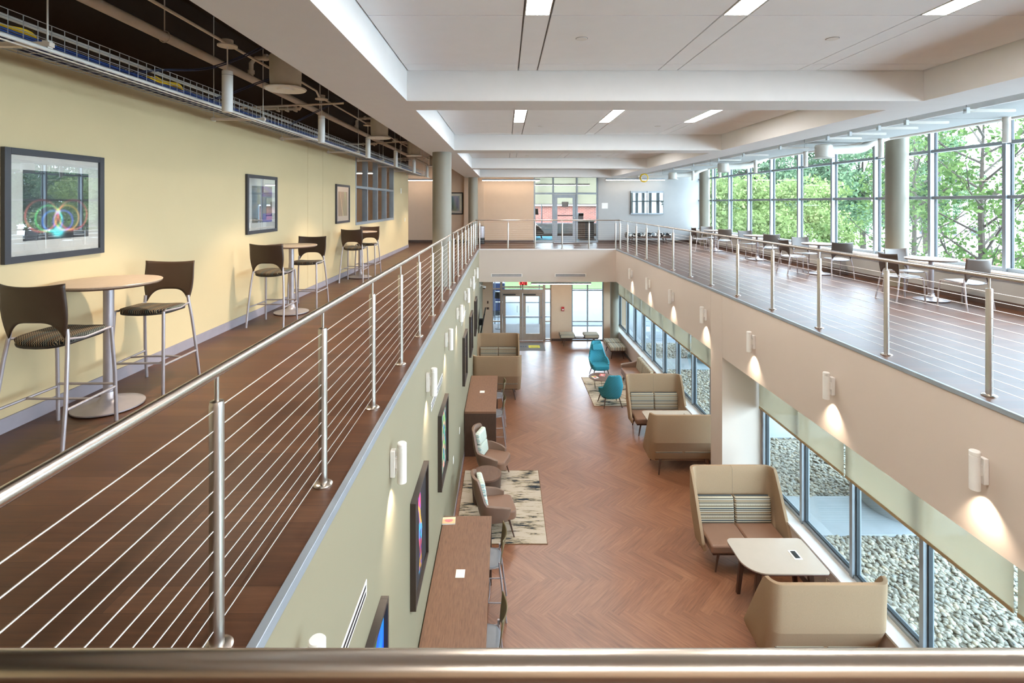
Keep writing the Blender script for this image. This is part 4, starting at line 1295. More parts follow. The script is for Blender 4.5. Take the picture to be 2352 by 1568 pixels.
# entrance mat with a yellow patch
em = empty('entrance_mat', (0.75, 21.2, 0), 0, 'grey entrance mat with a yellow patch inside the doors', 'mat')
MB().box(-0.87, 0.87, -0.6, 0.6, 0.0, 0.01).build('mat_body', plain('grey looped mat', rgb(126, 118, 114), 0.95, var=0.1, nscale=80), em, bevel=0.003)
MB().box(0.22, 0.68, -0.24, 0.14, 0.0105, 0.0115).build('yellow_patch', plain('yellow mat print', rgb(222, 204, 56), 0.9), em, smooth=False)
lg = MB()
for k in range(8):
    lg.box(-0.62 + 0.1 * k, -0.56 + 0.1 * k, -0.1, 0.0 + 0.03 * (k % 2), 0.0105, 0.0115)
lg.box(0.3, 0.62, -0.14, -0.1, 0.0117, 0.0122)
lg.build('printed_marks', plain('slate mat print', rgb(70, 78, 92), 0.9), em, smooth=False)

# ================================================================== ROLLER SHADES
def shade(y0, y1, label):
    o = empty('roller_shade', (XGL - 0.13, 0, 0), 0, label, 'roller shade')
    o['group'] = 'roller shades on the lower windows'
    MB().box(0, 0.003, y0 + 0.02, y1 - 0.02, 2.09, 2.99).build('cloth', M['shade'], o, smooth=False)
    MB().box(-0.008, 0.01, y0 + 0.02, y1 - 0.02, 2.055, 2.095).build('hem_bar', plain('shade hem', rgb(178, 154, 118), 0.7), o, bevel=0.004)
sh_near = [(0.9, 2.4), (2.4, 4.82), (4.82, 7.25), (7.25, 9.7)]
sh_far = [(10.29, 13.25), (13.25, 15.6), (15.6, 18.0), (18.0, 19.25), (19.25, 20.4), (20.4, 22.0)]
for k, (a, b) in enumerate(sh_near[1:]):
    shade(a, b, '%s half lowered roller shade before the pier on the right, counted from the camera' % ORD[k])
for k, (a, b) in enumerate(sh_far):
    shade(a, b, '%s half lowered roller shade beyond the pier on the right, counted from the camera' % ORD[k])
# ================================================================== CHAIRS AND STOOLS
def mk_chair(hs, shell_m, seat_m, cat, name, cloth):
    """four legged side chair or counter stool facing +y; hs = seat height"""
    def f():
        o = empty(name, cat=cat)
        k = hs / 0.76
        # moulded back: flared upper corners, arched cut-out above the seat
        def back(u, v):
            s = 2 * u - 1
            wv = 0.225 + 0.012 * math.sin(PI * v) - 0.03 * (1 - v) ** 3 + 0.018 * v ** 6 - 0.012 * v ** 2
            x = s * wv
            arch = hs + 0.11 - 0.115 * abs(s) ** 4
            top = hs + 0.365 + 0.018 * s * s
            z = arch + (top - arch) * v
            y = -0.235 - 0.06 * v + 0.055 * s * s * (0.6 + 0.4 * v)
            return (x, y, z)
        MB().grid(back, 20, 12).build('backrest', shell_m, o, solid=0.011, soff=0, angle=60)
        def sect(z, r):
            def fn(u, v):
                t = 2 * PI * u
                q = v
                cx = abs(math.cos(t)) ** 0.55 * math.copysign(1, math.cos(t)) * 0.218
                cyy = abs(math.sin(t)) ** 0.55 * math.copysign(1, math.sin(t)) * 0.222
                yy = cyy * q
                sad = -0.018 * (1 - (cx * q / 0.215) ** 2) + 0.035 * max(0, yy / 0.215) ** 3 * 0.4 - 0.03 * max(0, -yy / 0.215) ** 2 * 0.3
                dome = -0.02 * q ** 6
                return (cx * q, yy, z + sad + dome)
            return fn
        th = 0.036 if cloth else 0.014
        MB().grid(sect(hs + 0.012, 1), 36, 8, wrap=True).build('seat', seat_m, o, solid=th, soff=-1, angle=70, fix=True)
        if cloth:
            MB().grid(sect(hs - 0.018, 1), 36, 6, wrap=True).build('seat_pan', M['pan'], o, solid=0.015, soff=-1, angle=70, fix=True).scale = (0.985, 0.985, 1)
        sp_ = 0.035 * k
        for s in (-1, 1):
            MB().tube([(s * (0.232 + sp_ * 0.6), -0.255 - sp_, 0.0), (s * (0.232 + sp_ * 0.3), -0.235 - sp_ * 0.4, hs * 0.4), (s * 0.222, -0.213, hs * 0.8), (s * 0.205, -0.19, hs + 0.01), (s * 0.2, -0.19, hs + 0.055)], 0.0135, 12).build('leg', M['silver'], o)
            MB().tube([(s * 0.228, 0.232, 0.0), (s * 0.224, 0.222, hs * 0.5), (s * 0.212, 0.2, hs - 0.02)], 0.0135, 12).build('leg', M['silver'], o)
            MB().tube([(s * 0.212, 0.19, hs - 0.02), (s * 0.21, -0.05, hs - 0.035), (s * 0.208, -0.2, hs - 0.012)], 0.009, 10).build('seat_rail', M['silver'], o)
        if hs > 0.6:
            z = 0.27
            for s in (-1, 1):
                MB().tube([(s * 0.227, 0.224, z), (s * 0.243, -0.25, z)], 0.01, 10).build('stretcher', M['silver'], o)
            MB().tube([(-0.235, -0.03, z), (-0.12, -0.045, z + 0.004), (0.12, -0.045, z + 0.004), (0.235, -0.03, z)], 0.0085, 10).build('stretcher', M['silver'], o)
            MB().tube([(-0.226, 0.224, z + 0.02), (0.226, 0.224, z + 0.02)], 0.0095, 10).build('foot_rail', M['silver'], o)
        else:
            MB().tube([(-0.2, -0.19, hs - 0.03), (0.2, -0.19, hs - 0.03)], 0.008, 10).build('seat_rail', M['silver'], o)
        return o
    return f
p_stool = Proto(mk_chair(0.76, M['shell_brown'], M['stool_cloth'], 'bar stool', 'bar_stool', True))
p_cstool = Proto(mk_chair(0.76, plain('olive brown shell', rgb(110, 96, 66), 0.4), M['seat_grey'], 'bar stool', 'bar_stool', False))
p_chair = Proto(mk_chair(0.45, M['shell_grey'], M['seat_grey'], 'chair', 'side_chair', False))

def mk_table(h, r, top_m, cat, name, base_r):
    def f():
        o = empty(name, cat=cat)
        MB().lathe([(r - 0.03, h - 0.03), (r - 0.006, h - 0.018), (r, h - 0.004), (r - 0.004, h)], seg=56).build('tabletop', top_m, o)
        MB().lathe([(r - 0.05, h - 0.034), (r - 0.026, h - 0.031), (r - 0.0045, h - 0.0175), (r - 0.006, h - 0.016)], seg=56).build('edge_band', M['edge_brown'], o)
        MB().lathe([(0.038, 0.03), (0.038, h - 0.03)], seg=28).build('pedestal', M['silver'], o)
        MB().lathe([(base_r - 0.01, 0.006), (base_r, 0.012), (base_r, 0.022), (base_r - 0.03, 0.03), (0.14, 0.04), (0.085, 0.055), (0.058, 0.085), (0.045, 0.13)], seg=48).build('base', M['silver'], o)
        MB().lathe([(base_r - 0.03, 0.0), (base_r - 0.03, 0.008)], seg=40).build('base_pad', M['black'], o)
        return o
    return f
p_bar = Proto(mk_table(1.05, 0.38, M['table_top'], 'bar table', 'bar_table', 0.255))
p_cafe = Proto(mk_table(0.735, 0.38, M['table_top_cool'], 'cafe table', 'cafe_table', 0.255))
where = ['under the largest framed print', 'in the middle of the olive wall', 'by the interior window']
for k, (y, n, fr) in enumerate(((4.29, 3.79, 4.74), (7.96, 7.28, 8.42), (11.73, 11.2, 12.1))):
    o = p_bar.put((-3.31, y, UF), 0, 'tall round pale topped bar table %s' % where[k]); o['group'] = 'bar tables along the olive wall'
    o = p_stool.put((-3.27, n, UF), 0, 'brown bar stool, near side of the bar table %s' % where[k]); o['group'] = 'bar stools along the olive wall'
    o = p_stool.put((-3.24, fr, UF), PI + 0.03, 'brown bar stool, far side of the bar table %s' % where[k]); o['group'] = 'bar stools along the olive wall'
wr = ['nearest the camera', 'second from the camera', 'third from the camera', 'farthest from the camera']
for k, (x, y) in enumerate(((7.44, 8.97), (7.52, 12.3), (7.53, 15.35), (7.44, 18.2))):
    o = p_cafe.put((x, y, UF), 0, 'low round cafe table in the right gallery, %s' % wr[k]); o['group'] = 'cafe tables by the windows'
    o = p_chair.put((x - 0.02, y - 0.66, UF), 0.12 if k == 0 else -0.05, 'dark chair, near side of the window cafe table %s' % wr[k]); o['group'] = 'chairs by the windows'
    o = p_chair.put((x + 0.06, y + 0.64, UF), PI + 0.06, 'dark chair, far side of the window cafe table %s' % wr[k]); o['group'] = 'chairs by the windows'
    if k != 2:
        o = p_chair.put((x - 0.52 - (0.1 if k == 1 else 0), y, UF), -PI / 2, 'dark chair, railing side of the window cafe table %s' % wr[k]); o['group'] = 'chairs by the windows'

# ================================================================== COUNTER TABLES ON THE SAGE WALL
def mk_counter():
    o = empty('counter_table', cat='counter table')
    w, l, h = 0.74, 2.5, 1.05
    MB().box(0, w, -l / 2, l / 2, h - 0.05, h).build('top', M['dark_oak'], o, bevel=0.004)
    for s in (-1, 1):
        MB().box(0, w, min(s * l / 2, s * (l / 2 - 0.05)), max(s * l / 2, s * (l / 2 - 0.05)), 0, h - 0.05).build('end_panel', M['dark_oak_end'], o, bevel=0.003)
    MB().box(0.02, 0.06, -l / 2 + 0.05, l / 2 - 0.05, 0.45, h - 0.05).build('modesty_panel', M['dark_oak_end'], o)
    q = MB().box(0.3, 0.42, -0.075, 0.075, h, h + 0.006).build('power_plate', M['outlet'], o, bevel=0.003)
    MB().box(0.325, 0.395, -0.05, 0.05, h + 0.006, h + 0.009).build('power_lid', M['outlet'], q, bevel=0.002)
    return o
pcn = Proto(mk_counter)
pcn.put((XL + 0.012, 6.75, 0), 0, 'dark oak counter table nearest the camera against the sage wall').name = 'counter_table'
pcn.put((XL + 0.012, 13.25, 0), 0, 'dark oak counter table behind the left booth, far along the sage wall')
for (y, lab) in ((7.5, 'bar stool at the far end of the nearest counter table'), (6.1, 'bar stool at the near end of the nearest counter table'),
                 (13.85, 'bar stool at the far end of the counter table behind the left booth'), (12.65, 'bar stool at the near end of the counter table behind the left booth')):
    o = p_cstool.put((-0.27, y, 0), PI / 2, lab); o['group'] = 'bar stools at the counter tables'
mg = empty('magazine', (-0.86, 7.86, 1.05), 0.05, 'stack of two colourful magazines at the far end of the nearest counter table', 'magazines')
def cover(name, seedv, w, d, z, parent, cols):
    m = MB().box(-w / 2, w / 2, -d / 2, d / 2, z, z + 0.008)
    q = m.build(name, M['outlet'], parent, smooth=False)
    g = MB().grid(lambda u, v: ((u - 0.5) * w * 0.98, (v - 0.5) * d * 0.98, z + 0.0085), 14, 14)
    c = g.build('cover', M['print'], q, smooth=False)
    at = c.data.color_attributes.new('ink', 'FLOAT_COLOR', 'POINT')
    rr = random.Random(seedv)
    arr = []
    for i, p in enumerate(g.v):
        t = (p[1] / d + 0.5)
        b = cols[0] if t > 0.7 else (cols[1] if math.hypot(p[0] / w, p[1] / d) < 0.3 else cols[2])
        arr += [lin(b[0]), lin(b[1]), lin(b[2]), 1]
    at.data.foreach_set('color', np.array(arr, np.float32))
    return q
cover('magazine_copy', 1, 0.2, 0.16, 0.0, mg, [(120, 110, 190), (200, 190, 220), (90, 90, 120)])
cover('magazine_copy', 2, 0.2, 0.16, 0.01, mg, [(236, 226, 190), (220, 130, 130), (240, 200, 150)])

# ================================================================== HIGH BACK BOOTH SETTEES
def mk_booth():
    """two seat settee facing +y, felt wrap-around shell, back plane at y = 0"""
    o = empty('booth_settee', cat='booth seat')
    W, D, rc = 1.38, 0.62, 0.10
    hw = W / 2
    # plan path from the front of the left wing round the back to the front of the right wing
    path = []
    for i in range(12):
        t = i / 12
        path.append((-hw, D + (rc - D) * t))
    for i in range(7):
        a = PI + PI / 2 * i / 6
        path.append((-hw + rc + rc * math.cos(a), rc + rc * math.sin(a)))
    for i in range(1, 12):
        path.append((-hw + rc + (W - 2 * rc) * i / 12, 0.0))
    for i in range(7):
        a = -PI / 2 + PI / 2 * i / 6
        path.append((hw - rc + rc * math.cos(a), rc + rc * math.sin(a)))
    for i in range(1, 13):
        path.append((hw, rc + (D - rc) * i / 12))
    n = len(path)
    ZC_ = 0.74       # crease height
    def levels(d):
        """bottom, crease and top for a depth d in front of the back"""
        t = max(0.0, (d - 0.11) / (D - 0.11))
        top = 1.34 - 0.95 * t
        bot = 0.27 + 0.03 * d / D
        return bot, min(ZC_, bot + (top - bot) * 0.6), top
    vs, fs = [], []
    cols = 9
    for (x, y) in path:
        b, c, tp = levels(y)
        for j in range(cols):
            if j <= 3:
                z = b + (c - b) * j / 3
                q = 1 - j / 3
            else:
                z = c + (tp - c) * (j - 3) / (cols - 4)
                q = 0
            yy = y + 0.2 * q * max(0, 1 - y / 0.5) * (c - b) / 0.46
            xx = x * (1 - 0.035 * q)
            lean = -0.05 * max(0, (z - c)) * max(0, 1 - y / 0.3)
            vs.append((xx, yy + lean, z))
    for i in range(n - 1):
        for j in range(cols - 1):
            a = i * cols + j
            fs.append((a, a + cols, a + cols + 1, a + 1))
    sh = MB().add(vs, fs).build('shell', M['felt'], o, solid=0.05, soff=1, bevel=0.014, seg=3, angle=16)
    MB().tube([(0, 0.198, 0.27), (0, -0.003, 0.74), (0, -0.045, 1.34), (0, 0.0, 1.345), (0, 0.045, 1.33), (0, 0.052, 0.9)], 0.0035, 6).build('seam', M['seam'], sh)
    # seat, cushions, frame, legs
    for s in (-1, 1):
        x0, x1 = (0.004, hw - 0.058) if s > 0 else (-hw + 0.058, -0.004)
        MB().prism(rrect(x0, x1, 0.12, 0.74, [0.05, 0.01, 0.01, 0.05] if 0 else 0.035), 0.32, 0.455).build('seat_cushion', M['leather'], o, bevel=0.03, seg=3)
        bc = MB()
        bc.prism([(0.055, 0.45), (0.17, 0.45), (0.125, 0.87), (0.03, 0.89)], x0 + 0.004, x1 - 0.004, 'x').build('back_cushion', M['stripe_z'], o, bevel=0.03, seg=3, fix=True)
    MB().box(-hw + 0.09, hw - 0.09, 0.14, 0.7, 0.275, 0.315).build('seat_frame', M['walnut'], o, bevel=0.006)
    for sx_ in (-1, 1):
        for yy, dy in ((0.12, -0.09), (0.66, 0.02)):
            MB().tube([(sx_ * (hw - 0.2), yy, 0.3), (sx_ * (hw - 0.17), yy + dy * 0.5, 0.16), (sx_ * (hw - 0.14), yy + dy, 0.0)], [0.022, 0.019, 0.013], 12).build('leg', M['walnut'], o)
    return o
pb = Proto(mk_booth)
BX = 3.93
pb.put((BX, 6.24, 0), 0, 'felt booth settee nearest the camera, seen from behind on the right')
pb.put((BX, 8.93, 0), PI, 'felt booth settee facing the camera across the nearest cream table')
pb.put((BX - 0.03, 11.16, 0), 0, 'felt booth settee seen from behind beside the pier on the right')
pb.put((BX + 0.02, 13.74, 0), PI, 'felt booth settee facing the camera beyond the pier, below the couch')
pb.put((-0.24, 15.42, 0), 0, 'felt booth settee seen from behind by the sage wall')
pb.put((-0.24, 18.05, 0), PI, 'felt booth settee facing the camera by the sage wall')
def mk_btable():
    o = empty('booth_table', cat='table')
    MB().prism(rrect(-0.6, 0.56, -0.385, 0.385, [0.06, 0.06, 0.1, 0.3], 8), 0.722, 0.742).build('tabletop', M['laminate'], o, bevel=0.003)
    MB().prism(rrect(-0.594, 0.554, -0.379, 0.379, [0.06, 0.06, 0.1, 0.3], 8), 0.706, 0.7219).build('edge_band', plain('plum edge band', rgb(86, 50, 46), 0.5), o)
    for s in (-1, 1):
        MB().add([], []).prism([(-0.42, 0.706), (-0.34, 0.706), (-0.44, 0.0), (-0.49, 0.0)], s * 0.24 - 0.03, s * 0.24 + 0.03, 'y').build('leg', M['walnut'], o, bevel=0.008)
        MB().prism([(0.3, 0.706), (0.38, 0.706), (0.45, 0.0), (0.4, 0.0)], s * 0.24 - 0.03, s * 0.24 + 0.03, 'y').build('leg', M['walnut'], o, bevel=0.008)
    MB().box(-0.36, 0.34, -0.03, 0.03, 0.64, 0.7).build('rail', M['walnut'], o)
    q = MB().prism(rrect(0.21, 0.33, -0.1, 0.1, 0.01), 0.742, 0.746).build('power_plate', M['outlet'], o, smooth=False)
    MB().box(0.235, 0.305, -0.075, 0.075, 0.746, 0.754).build('power_lid', M['black'], q, bevel=0.003)
    return o
pbt = Proto(mk_btable)
pbt.put((4.0, 7.56, 0), 0, 'cream booth table with a black power slot, nearest the camera')
pbt.put((4.0, 12.45, 0), 0, 'cream booth table mostly hidden beside the pier on the right')
pbt.put((-0.2, 16.73, 0), PI, 'cream booth table hidden between the settees by the sage wall')

# ================================================================== SHELL ARMCHAIRS
def mk_tub(name, label_cat, m_out, m_seat, prof, r0, hseat, cushions, legs_h=0.26, taper=0.72):
    """upholstered shell armchair facing +y. prof(a) gives rim height for angle a from the back (0..1)"""
    def f():
        o = empty(name, cat=label_cat)
        N, Q = 44, 10
        def fn(u, v):
            s = 2 * u - 1                      # -1..1 around, 0 = back
            a = s * 2.15
            top = prof(abs(s))
            z = legs_h + 0.03 + (top - legs_h - 0.03) * v
            hh = (z - legs_h) / 0.4
            k = taper + (1 - taper) * min(1, hh) ** 0.6
            rx, ry = r0[0] * k, r0[1] * k
            e = 0.72
            sx_ = math.copysign(abs(math.sin(a)) ** e, math.sin(a))
            cy_ = math.copysign(abs(math.cos(a)) ** e, math.cos(a))
            lean = 0.16 * max(0, z - 0.5) * (1 - abs(s) * 0.8)
            narrow = 1 - 0.14 * max(0, (z - 0.62) / 0.4) 
            return (rx * sx_ * narrow, -ry * cy_ - lean, z)
        sh = MB().grid(fn, N, Q).build('shell', m_out, o, solid=0.055, soff=-1, bevel=0.02, seg=3, angle=60)
        # underside bowl
        def bowl(u, v):
            s = 2 * PI * u
            e = 0.72
            k = taper * v
            return (r0[0] * k * math.copysign(abs(math.sin(s)) ** e, math.sin(s)), -r0[1] * k * math.copysign(abs(math.cos(s)) ** e, math.cos(s)), legs_h + 0.03 - 0.02 * (1 - v))
        MB().grid(bowl, 36, 3, wrap=True).build('underside', m_out, o, solid=0.03, angle=60, fix=True)
        seat = rrect(-r0[0] * 0.76, r0[0] * 0.76, -r0[1] * 0.62, r0[1] * 0.92, 0.1, 6)
        MB().prism(seat, legs_h + 0.03, hseat).build('seat_cushion', m_seat, o, bevel=0.035, seg=4)
        cushions(o)
        for sx_ in (-1, 1):
            MB().tube([(sx_ * 0.22, 0.2, legs_h + 0.03), (sx_ * 0.29, 0.28, 0.0)], [0.019, 0.011], 10).build('leg', M['walnut'], o)
            MB().tube([(sx_ * 0.2, -0.18, legs_h + 0.03), (sx_ * 0.27, -0.27, 0.0)], [0.019, 0.011], 10).build('leg', M['walnut'], o)
        MB().box(-0.23, 0.23, 0.17, 0.21, legs_h - 0.005, legs_h + 0.03).box(-0.21, 0.21, -0.2, -0.16, legs_h - 0.005, legs_h + 0.03).build('leg_rail', M['walnut'], o)
        return o
    return f
def sm(t):
    t = max(0, min(1, t)); return t * t * (3 - 2 * t)
def wing_prof(s):
    return 1.04 - 0.05 * s - 0.41 * sm((s - 0.3) / 0.2) - 0.07 * sm((s - 0.6) / 0.4)
def high_prof(s):
    return 1.10 - 0.5 * sm((s - 0.18) / 0.3) - 0.14 * sm((s - 0.5) / 0.5)
def low_prof(s):
    return 0.98 - 0.4 * sm((s - 0.2) / 0.3) - 0.12 * sm((s - 0.5) / 0.5)
def wing_cush(o):
    for z0, z1, y0 in ((0.47, 0.72, -0.25), (0.72, 0.97, -0.29)):
        MB().prism([(y0, z0), (y0 + 0.1, z0), (y0 + 0.06, z1), (y0 - 0.05, z1)], -0.2, 0.2, 'x').build('back_cushion', M['leaf_cloth'], o, bevel=0.035, seg=3, fix=True)
pw = Proto(mk_tub('armchair', 'armchair', M['leather_dark'], M['leather'], wing_prof, (0.37, 0.37), 0.46, wing_cush))
a = pw.put((-0.27, 11.1, 0.0115), -PI / 2 - 0.32, 'brown wing armchair with patterned cushions beyond the drum table')
a = pw.put((-0.17, 9.32, 0.0115), -PI / 2 + 0.2, 'brown wing armchair between the drum table and the nearest counter table')
def no_cush(o):
    MB().prism([(-0.27, 0.82), (-0.22, 0.82), (-0.28, 1.02), (-0.33, 1.02)], -0.16, 0.16, 'x').build('head_pad', M['teal'], o, bevel=0.02, seg=3, fix=True)
ph = Proto(mk_tub('armchair', 'armchair', M['teal'], M['teal_plain'], high_prof, (0.36, 0.36), 0.43, no_cush))
ph.put((3.22, 17.55, 0.0115), PI + 0.1, 'teal high back armchair facing the camera beyond the coffee table')
plw = Proto(mk_tub('armchair', 'armchair', M['teal'], M['teal_plain'], low_prof, (0.36, 0.36), 0.43, lambda o: None))
plw.put((3.08, 15.05, 0.012), 0.12, 'teal armchair seen from behind on the near edge of the rug')
# drum table
dt = empty('drum_table', (-0.37, 10.22, 0.012), 0, 'round dark wood drum table between the brown armchairs', 'side table')
MB().lathe([(0.295, 0.5), (0.3, 0.505), (0.3, 0.535), (0.295, 0.54)], seg=48).build('tabletop', M['drum_wood'], dt)
MB().lathe([(0.27, 0.0), (0.29, 0.4), (0.296, 0.5)], seg=48).build('drum_body', M['dark_oak_end'], dt)
# round coffee table with wire legs
ct = empty('coffee_table', (3.05, 16.25, 0.012), 0, 'round dark coffee table with hairpin legs between the teal armchairs', 'coffee table')
MB().lathe([(0.39, 0.4), (0.4, 0.404), (0.4, 0.414), (0.395, 0.418)], seg=48).build('tabletop', M['drum_wood'], ct)
for k in range(3):
    t = 2 * PI * k / 3 + 0.6
    c, s = math.cos(t), math.sin(t)
    MB().tube([(0.24 * c - 0.08 * s, 0.24 * s + 0.08 * c, 0.4), (0.2 * c, 0.2 * s, 0.01), (0.24 * c + 0.08 * s, 0.24 * s - 0.08 * c, 0.4)], 0.006, 8).build('leg', M['black'], ct)
for k, (x, y, rz, cols, lab) in enumerate(((2.83, 16.18, 0.4, [(220, 200, 120), (200, 80, 80), (230, 226, 216)], 'magazine on the left of the coffee table'),
                                      (3.1, 16.38, -0.3, [(226, 120, 110), (236, 210, 200), (210, 80, 90)], 'pink covered magazine at the back of the coffee table'))):
    z = 0.432
    q = empty('magazine', (x, y, z), rz, lab, 'magazine')
    cover('magazine_copy', k, 0.17, 0.22, 0, q, cols)
# rugs
def rug(x0, x1, y0, y1, label):
    o = empty('rug', ((x0 + x1) / 2, (y0 + y1) / 2, 0), 0, label, 'rug')
    w, d = (x1 - x0) / 2, (y1 - y0) / 2
    MB().box(-w, w, -d, d, 0.0, 0.011).build('rug_pile', M['rug'], o, bevel=0.003)
    e_ = 0.012
    MB().box(-w - e_, -w, -d - e_, d + e_, 0, 0.009).box(w, w + e_, -d - e_, d + e_, 0, 0.009).box(-w, w, -d - e_, -d, 0, 0.009).box(-w, w, d, d + e_, 0, 0.009).build('binding', M['rug_edge'], o, smooth=False)
rug(-0.88, 0.73, 8.92, 11.36, 'cream and charcoal streaked rug under the brown armchairs')
rug(2.6, 4.2, 14.98, 17.44, 'cream and blue streaked rug under the teal armchairs')
# settee by the windows
so = empty('sofa', (4.24, 16.35, 0.0115), PI / 2, 'small brown sofa with striped back cushions under the lower windows', 'sofa')
L = 1.7
MB().box(-L / 2, L / 2, -0.34, 0.36, 0.2, 0.3).build('base', M['leather_dark'], so, bevel=0.02)
for s in (-1, 1):
    x0, x1 = (0.003, L / 2 - 0.1) if s > 0 else (-L / 2 + 0.1, -0.003)
    MB().box(x0, x1, -0.2, 0.38, 0.3, 0.44).build('seat_cushion', M['leather'], so, bevel=0.03, seg=3)
    MB().prism([(-0.24, 0.43), (-0.1, 0.43), (-0.16, 0.8), (-0.28, 0.8)], x0, x1, 'x').build('back_cushion', M['stripe_x'], so, bevel=0.035, seg=3, fix=True)
    xa = s * (L / 2 - 0.05)
    MB().prism([(-0.34, 0.3), (0.36, 0.3), (0.38, 0.54), (0.0, 0.6), (-0.34, 0.74)], xa - 0.05, xa + 0.05, 'x').build('armrest', M['leather_dark'], so, bevel=0.025, seg=3, fix=True)
    for y in (-0.26, 0.28):
        MB().tube([(s * (L / 2 - 0.14), y, 0.2), (s * (L / 2 - 0.1), y * 1.1, 0.0)], [0.02, 0.013], 10).build('leg', M['walnut'], so)
MB().prism([(-0.36, 0.3), (-0.26, 0.3), (-0.31, 0.76), (-0.36, 0.76)], -L / 2 + 0.02, L / 2 - 0.02, 'x').build('backrest', M['leather_dark'], so, bevel=0.02, fix=True)
# benches with two striped cushions
def bench(loc, rz, label, stripe, table, L=1.62, dd=0.56):
    o = empty('bench', loc, rz, label, 'bench')
    cw = 0.62
    MB().box(-L / 2 + 0.04, L / 2 - 0.04, -dd / 2 + 0.03, dd / 2 - 0.03, 0.3, 0.335).build('frame', M['walnut'], o, bevel=0.006)
    for s in (-1, 1):
        c = s * (L / 2 - cw / 2)
        MB().prism(rrect(c - cw / 2, c + cw / 2, -dd / 2, dd / 2, 0.05), 0.335, 0.49).build('seat_cushion', stripe, o, bevel=0.035, seg=3)
        for y in (-1, 1):
            MB().tube([(s * (L / 2 - 0.2), y * 0.17, 0.31), (s * (L / 2 - 0.14), y * 0.24, 0.0)], [0.02, 0.013], 10).build('leg', M['walnut'], o)
    if table:
        MB().box(-L / 2 + cw + 0.01, L / 2 - cw - 0.01, -dd / 2 + 0.02, dd / 2 - 0.02, 0.4, 0.425).box(-L / 2 + cw + 0.03, L / 2 - cw - 0.03, -0.2, 0.2, 0.335, 0.4).build('centre_table', M['outlet'], o, bevel=0.004)
bench((3.08, 21.45, 0), 0, 'bench with two striped cushions and a white centre table under the far window', M['stripe_y'], True)
bench((4.27, 20.02, 0), PI / 2, 'bench with two striped cushions along the lower right windows', M['stripe_y'], False, 1.32, 0.62)
# upstairs bench with black and white cloth
zb = NT('black white angular print')
v_ = zb.n('ShaderNodeTexVoronoi'); zb.l(zb.obj(), v_.inputs['Vector']); v_.inputs['Scale'].default_value = 11; v_.distance = 'MANHATTAN'
zb.base(zb.ramp(zb.xyz(v_.outputs['Color'])[0], [(0, rgb(26, 24, 24)), (0.48, rgb(232, 228, 220)), (0.85, rgb(120, 130, 134))], 'CONSTANT')); zb.rough(0.9)
bu = empty('bench', (5.9, 21.25, UF), 0, 'long black and white patterned bench on the far right upper floor', 'bench')
for s in (-1, 0, 1):
    MB().prism(rrect(s * 0.6 - 0.3, s * 0.6 + 0.3, -0.3, 0.3, 0.06), 0.33, 0.48).build('seat_cushion', zb.m, bu, bevel=0.04, seg=3)
MB().box(-0.88, 0.88, -0.26, 0.26, 0.26, 0.33).build('frame', M['walnut'], bu, bevel=0.008)
for s in (-1, 1):
    for y in (-1, 1):
        MB().tube([(s * 0.68, y * 0.18, 0.27), (s * 0.74, y * 0.24, 0.0)], [0.022, 0.015], 10).build('leg', M['walnut'], bu)
# steel bin
tb = empty('trash_can', (-1.02, 21.55, UF), 0, 'steel cylinder bin behind the far corner of the railing upstairs', 'bin')
MB().lathe([(0.17, 0.25), (0.175, 0.62), (0.165, 0.72), (0.12, 0.74)], seg=32).build('body', M['silver'], tb)
MB().lathe([(0.168, 0.0), (0.168, 0.25)], seg=32).build('base', M['black'], tb)
MB().lathe([(0.1, 0.735), (0.1, 0.745)], seg=24).build('opening', M['black'], tb)
# furniture in the room behind the glass door upstairs
dy = empty('lounge_bench', (1.35, 24.6, UF + 0.013), 0, 'dark lounge seat with white throw seen left of the glass door', 'lounge seat')
MB().prism([(-0.45, 0.2), (0.45, 0.2), (0.5, 0.3), (0.2, 0.62), (-0.45, 0.66)], -0.4, 0.4, 'y').build('seat', plain('dark brown cloth', rgb(54, 44, 40), 0.9), dy, bevel=0.03, fix=True)
MB().prism([(-0.46, 0.655), (0.16, 0.63), (0.34, 0.5), (0.36, 0.53), (0.18, 0.66), (-0.46, 0.69)], -0.3, 0.3, 'y').build('throw', M['outlet'], dy, fix=True)
for s in (-1, 1):
    for y in (-0.3, 0.3):
        MB().tube([(s * 0.36, y, 0.2), (s * 0.4, y, 0)], 0.02, 8).build('leg', M['walnut'], dy)
rb = tag(MB().box(0.4, 3.4, 23.4, 26.2, UF, UF + 0.012).build('rug', plain('turquoise rug', rgb(60, 150, 176), 0.95, var=0.35, nscale=4)), 'turquoise rug in the room behind the upstairs glass door', 'rug')
def lamp(loc, h, label):
    o = empty('floor_lamp', loc, 0, label, 'floor lamp')
    MB().lathe([(0.14, 0), (0.14, 0.02)], seg=24).build('base', M['black'], o)
    MB().tube([(0, 0, 0.02), (0, 0, h - 0.1)], 0.012, 8).build('pole', M['black'], o)
    MB().lathe([(0.17, h - 0.3), (0.14, h)], seg=28).build('lamp_shade', M['black'], o)
lamp((1.5, 25.6, UF), 1.42, 'black floor lamp in the room behind the upstairs glass door')
lamp((-0.32, 24.2, 0), 1.75, 'black floor lamp seen through the left entrance sidelight')
cb = empty('cabinet', (3.75, 24.6, UF), 0, 'dark cabinet with white top seen right of the upstairs glass door', 'cabinet')
MB().box(-0.4, 0.45, -0.35, 0.35, 0.0, 0.82).build('body', M['dark_oak_end'], cb, bevel=0.004)
MB().box(-0.44, 0.5, -0.38, 0.38, 0.82, 0.86).build('worktop', M['outlet'], cb, bevel=0.004)
for s in (0, 1):
    MB().box(-0.39 + 0.42 * s, 0.02 + 0.42 * s, -0.362, -0.35, 0.03, 0.8).build('door', M['frame_black'] if s else M['dark_oak_end'], cb, bevel=0.003)
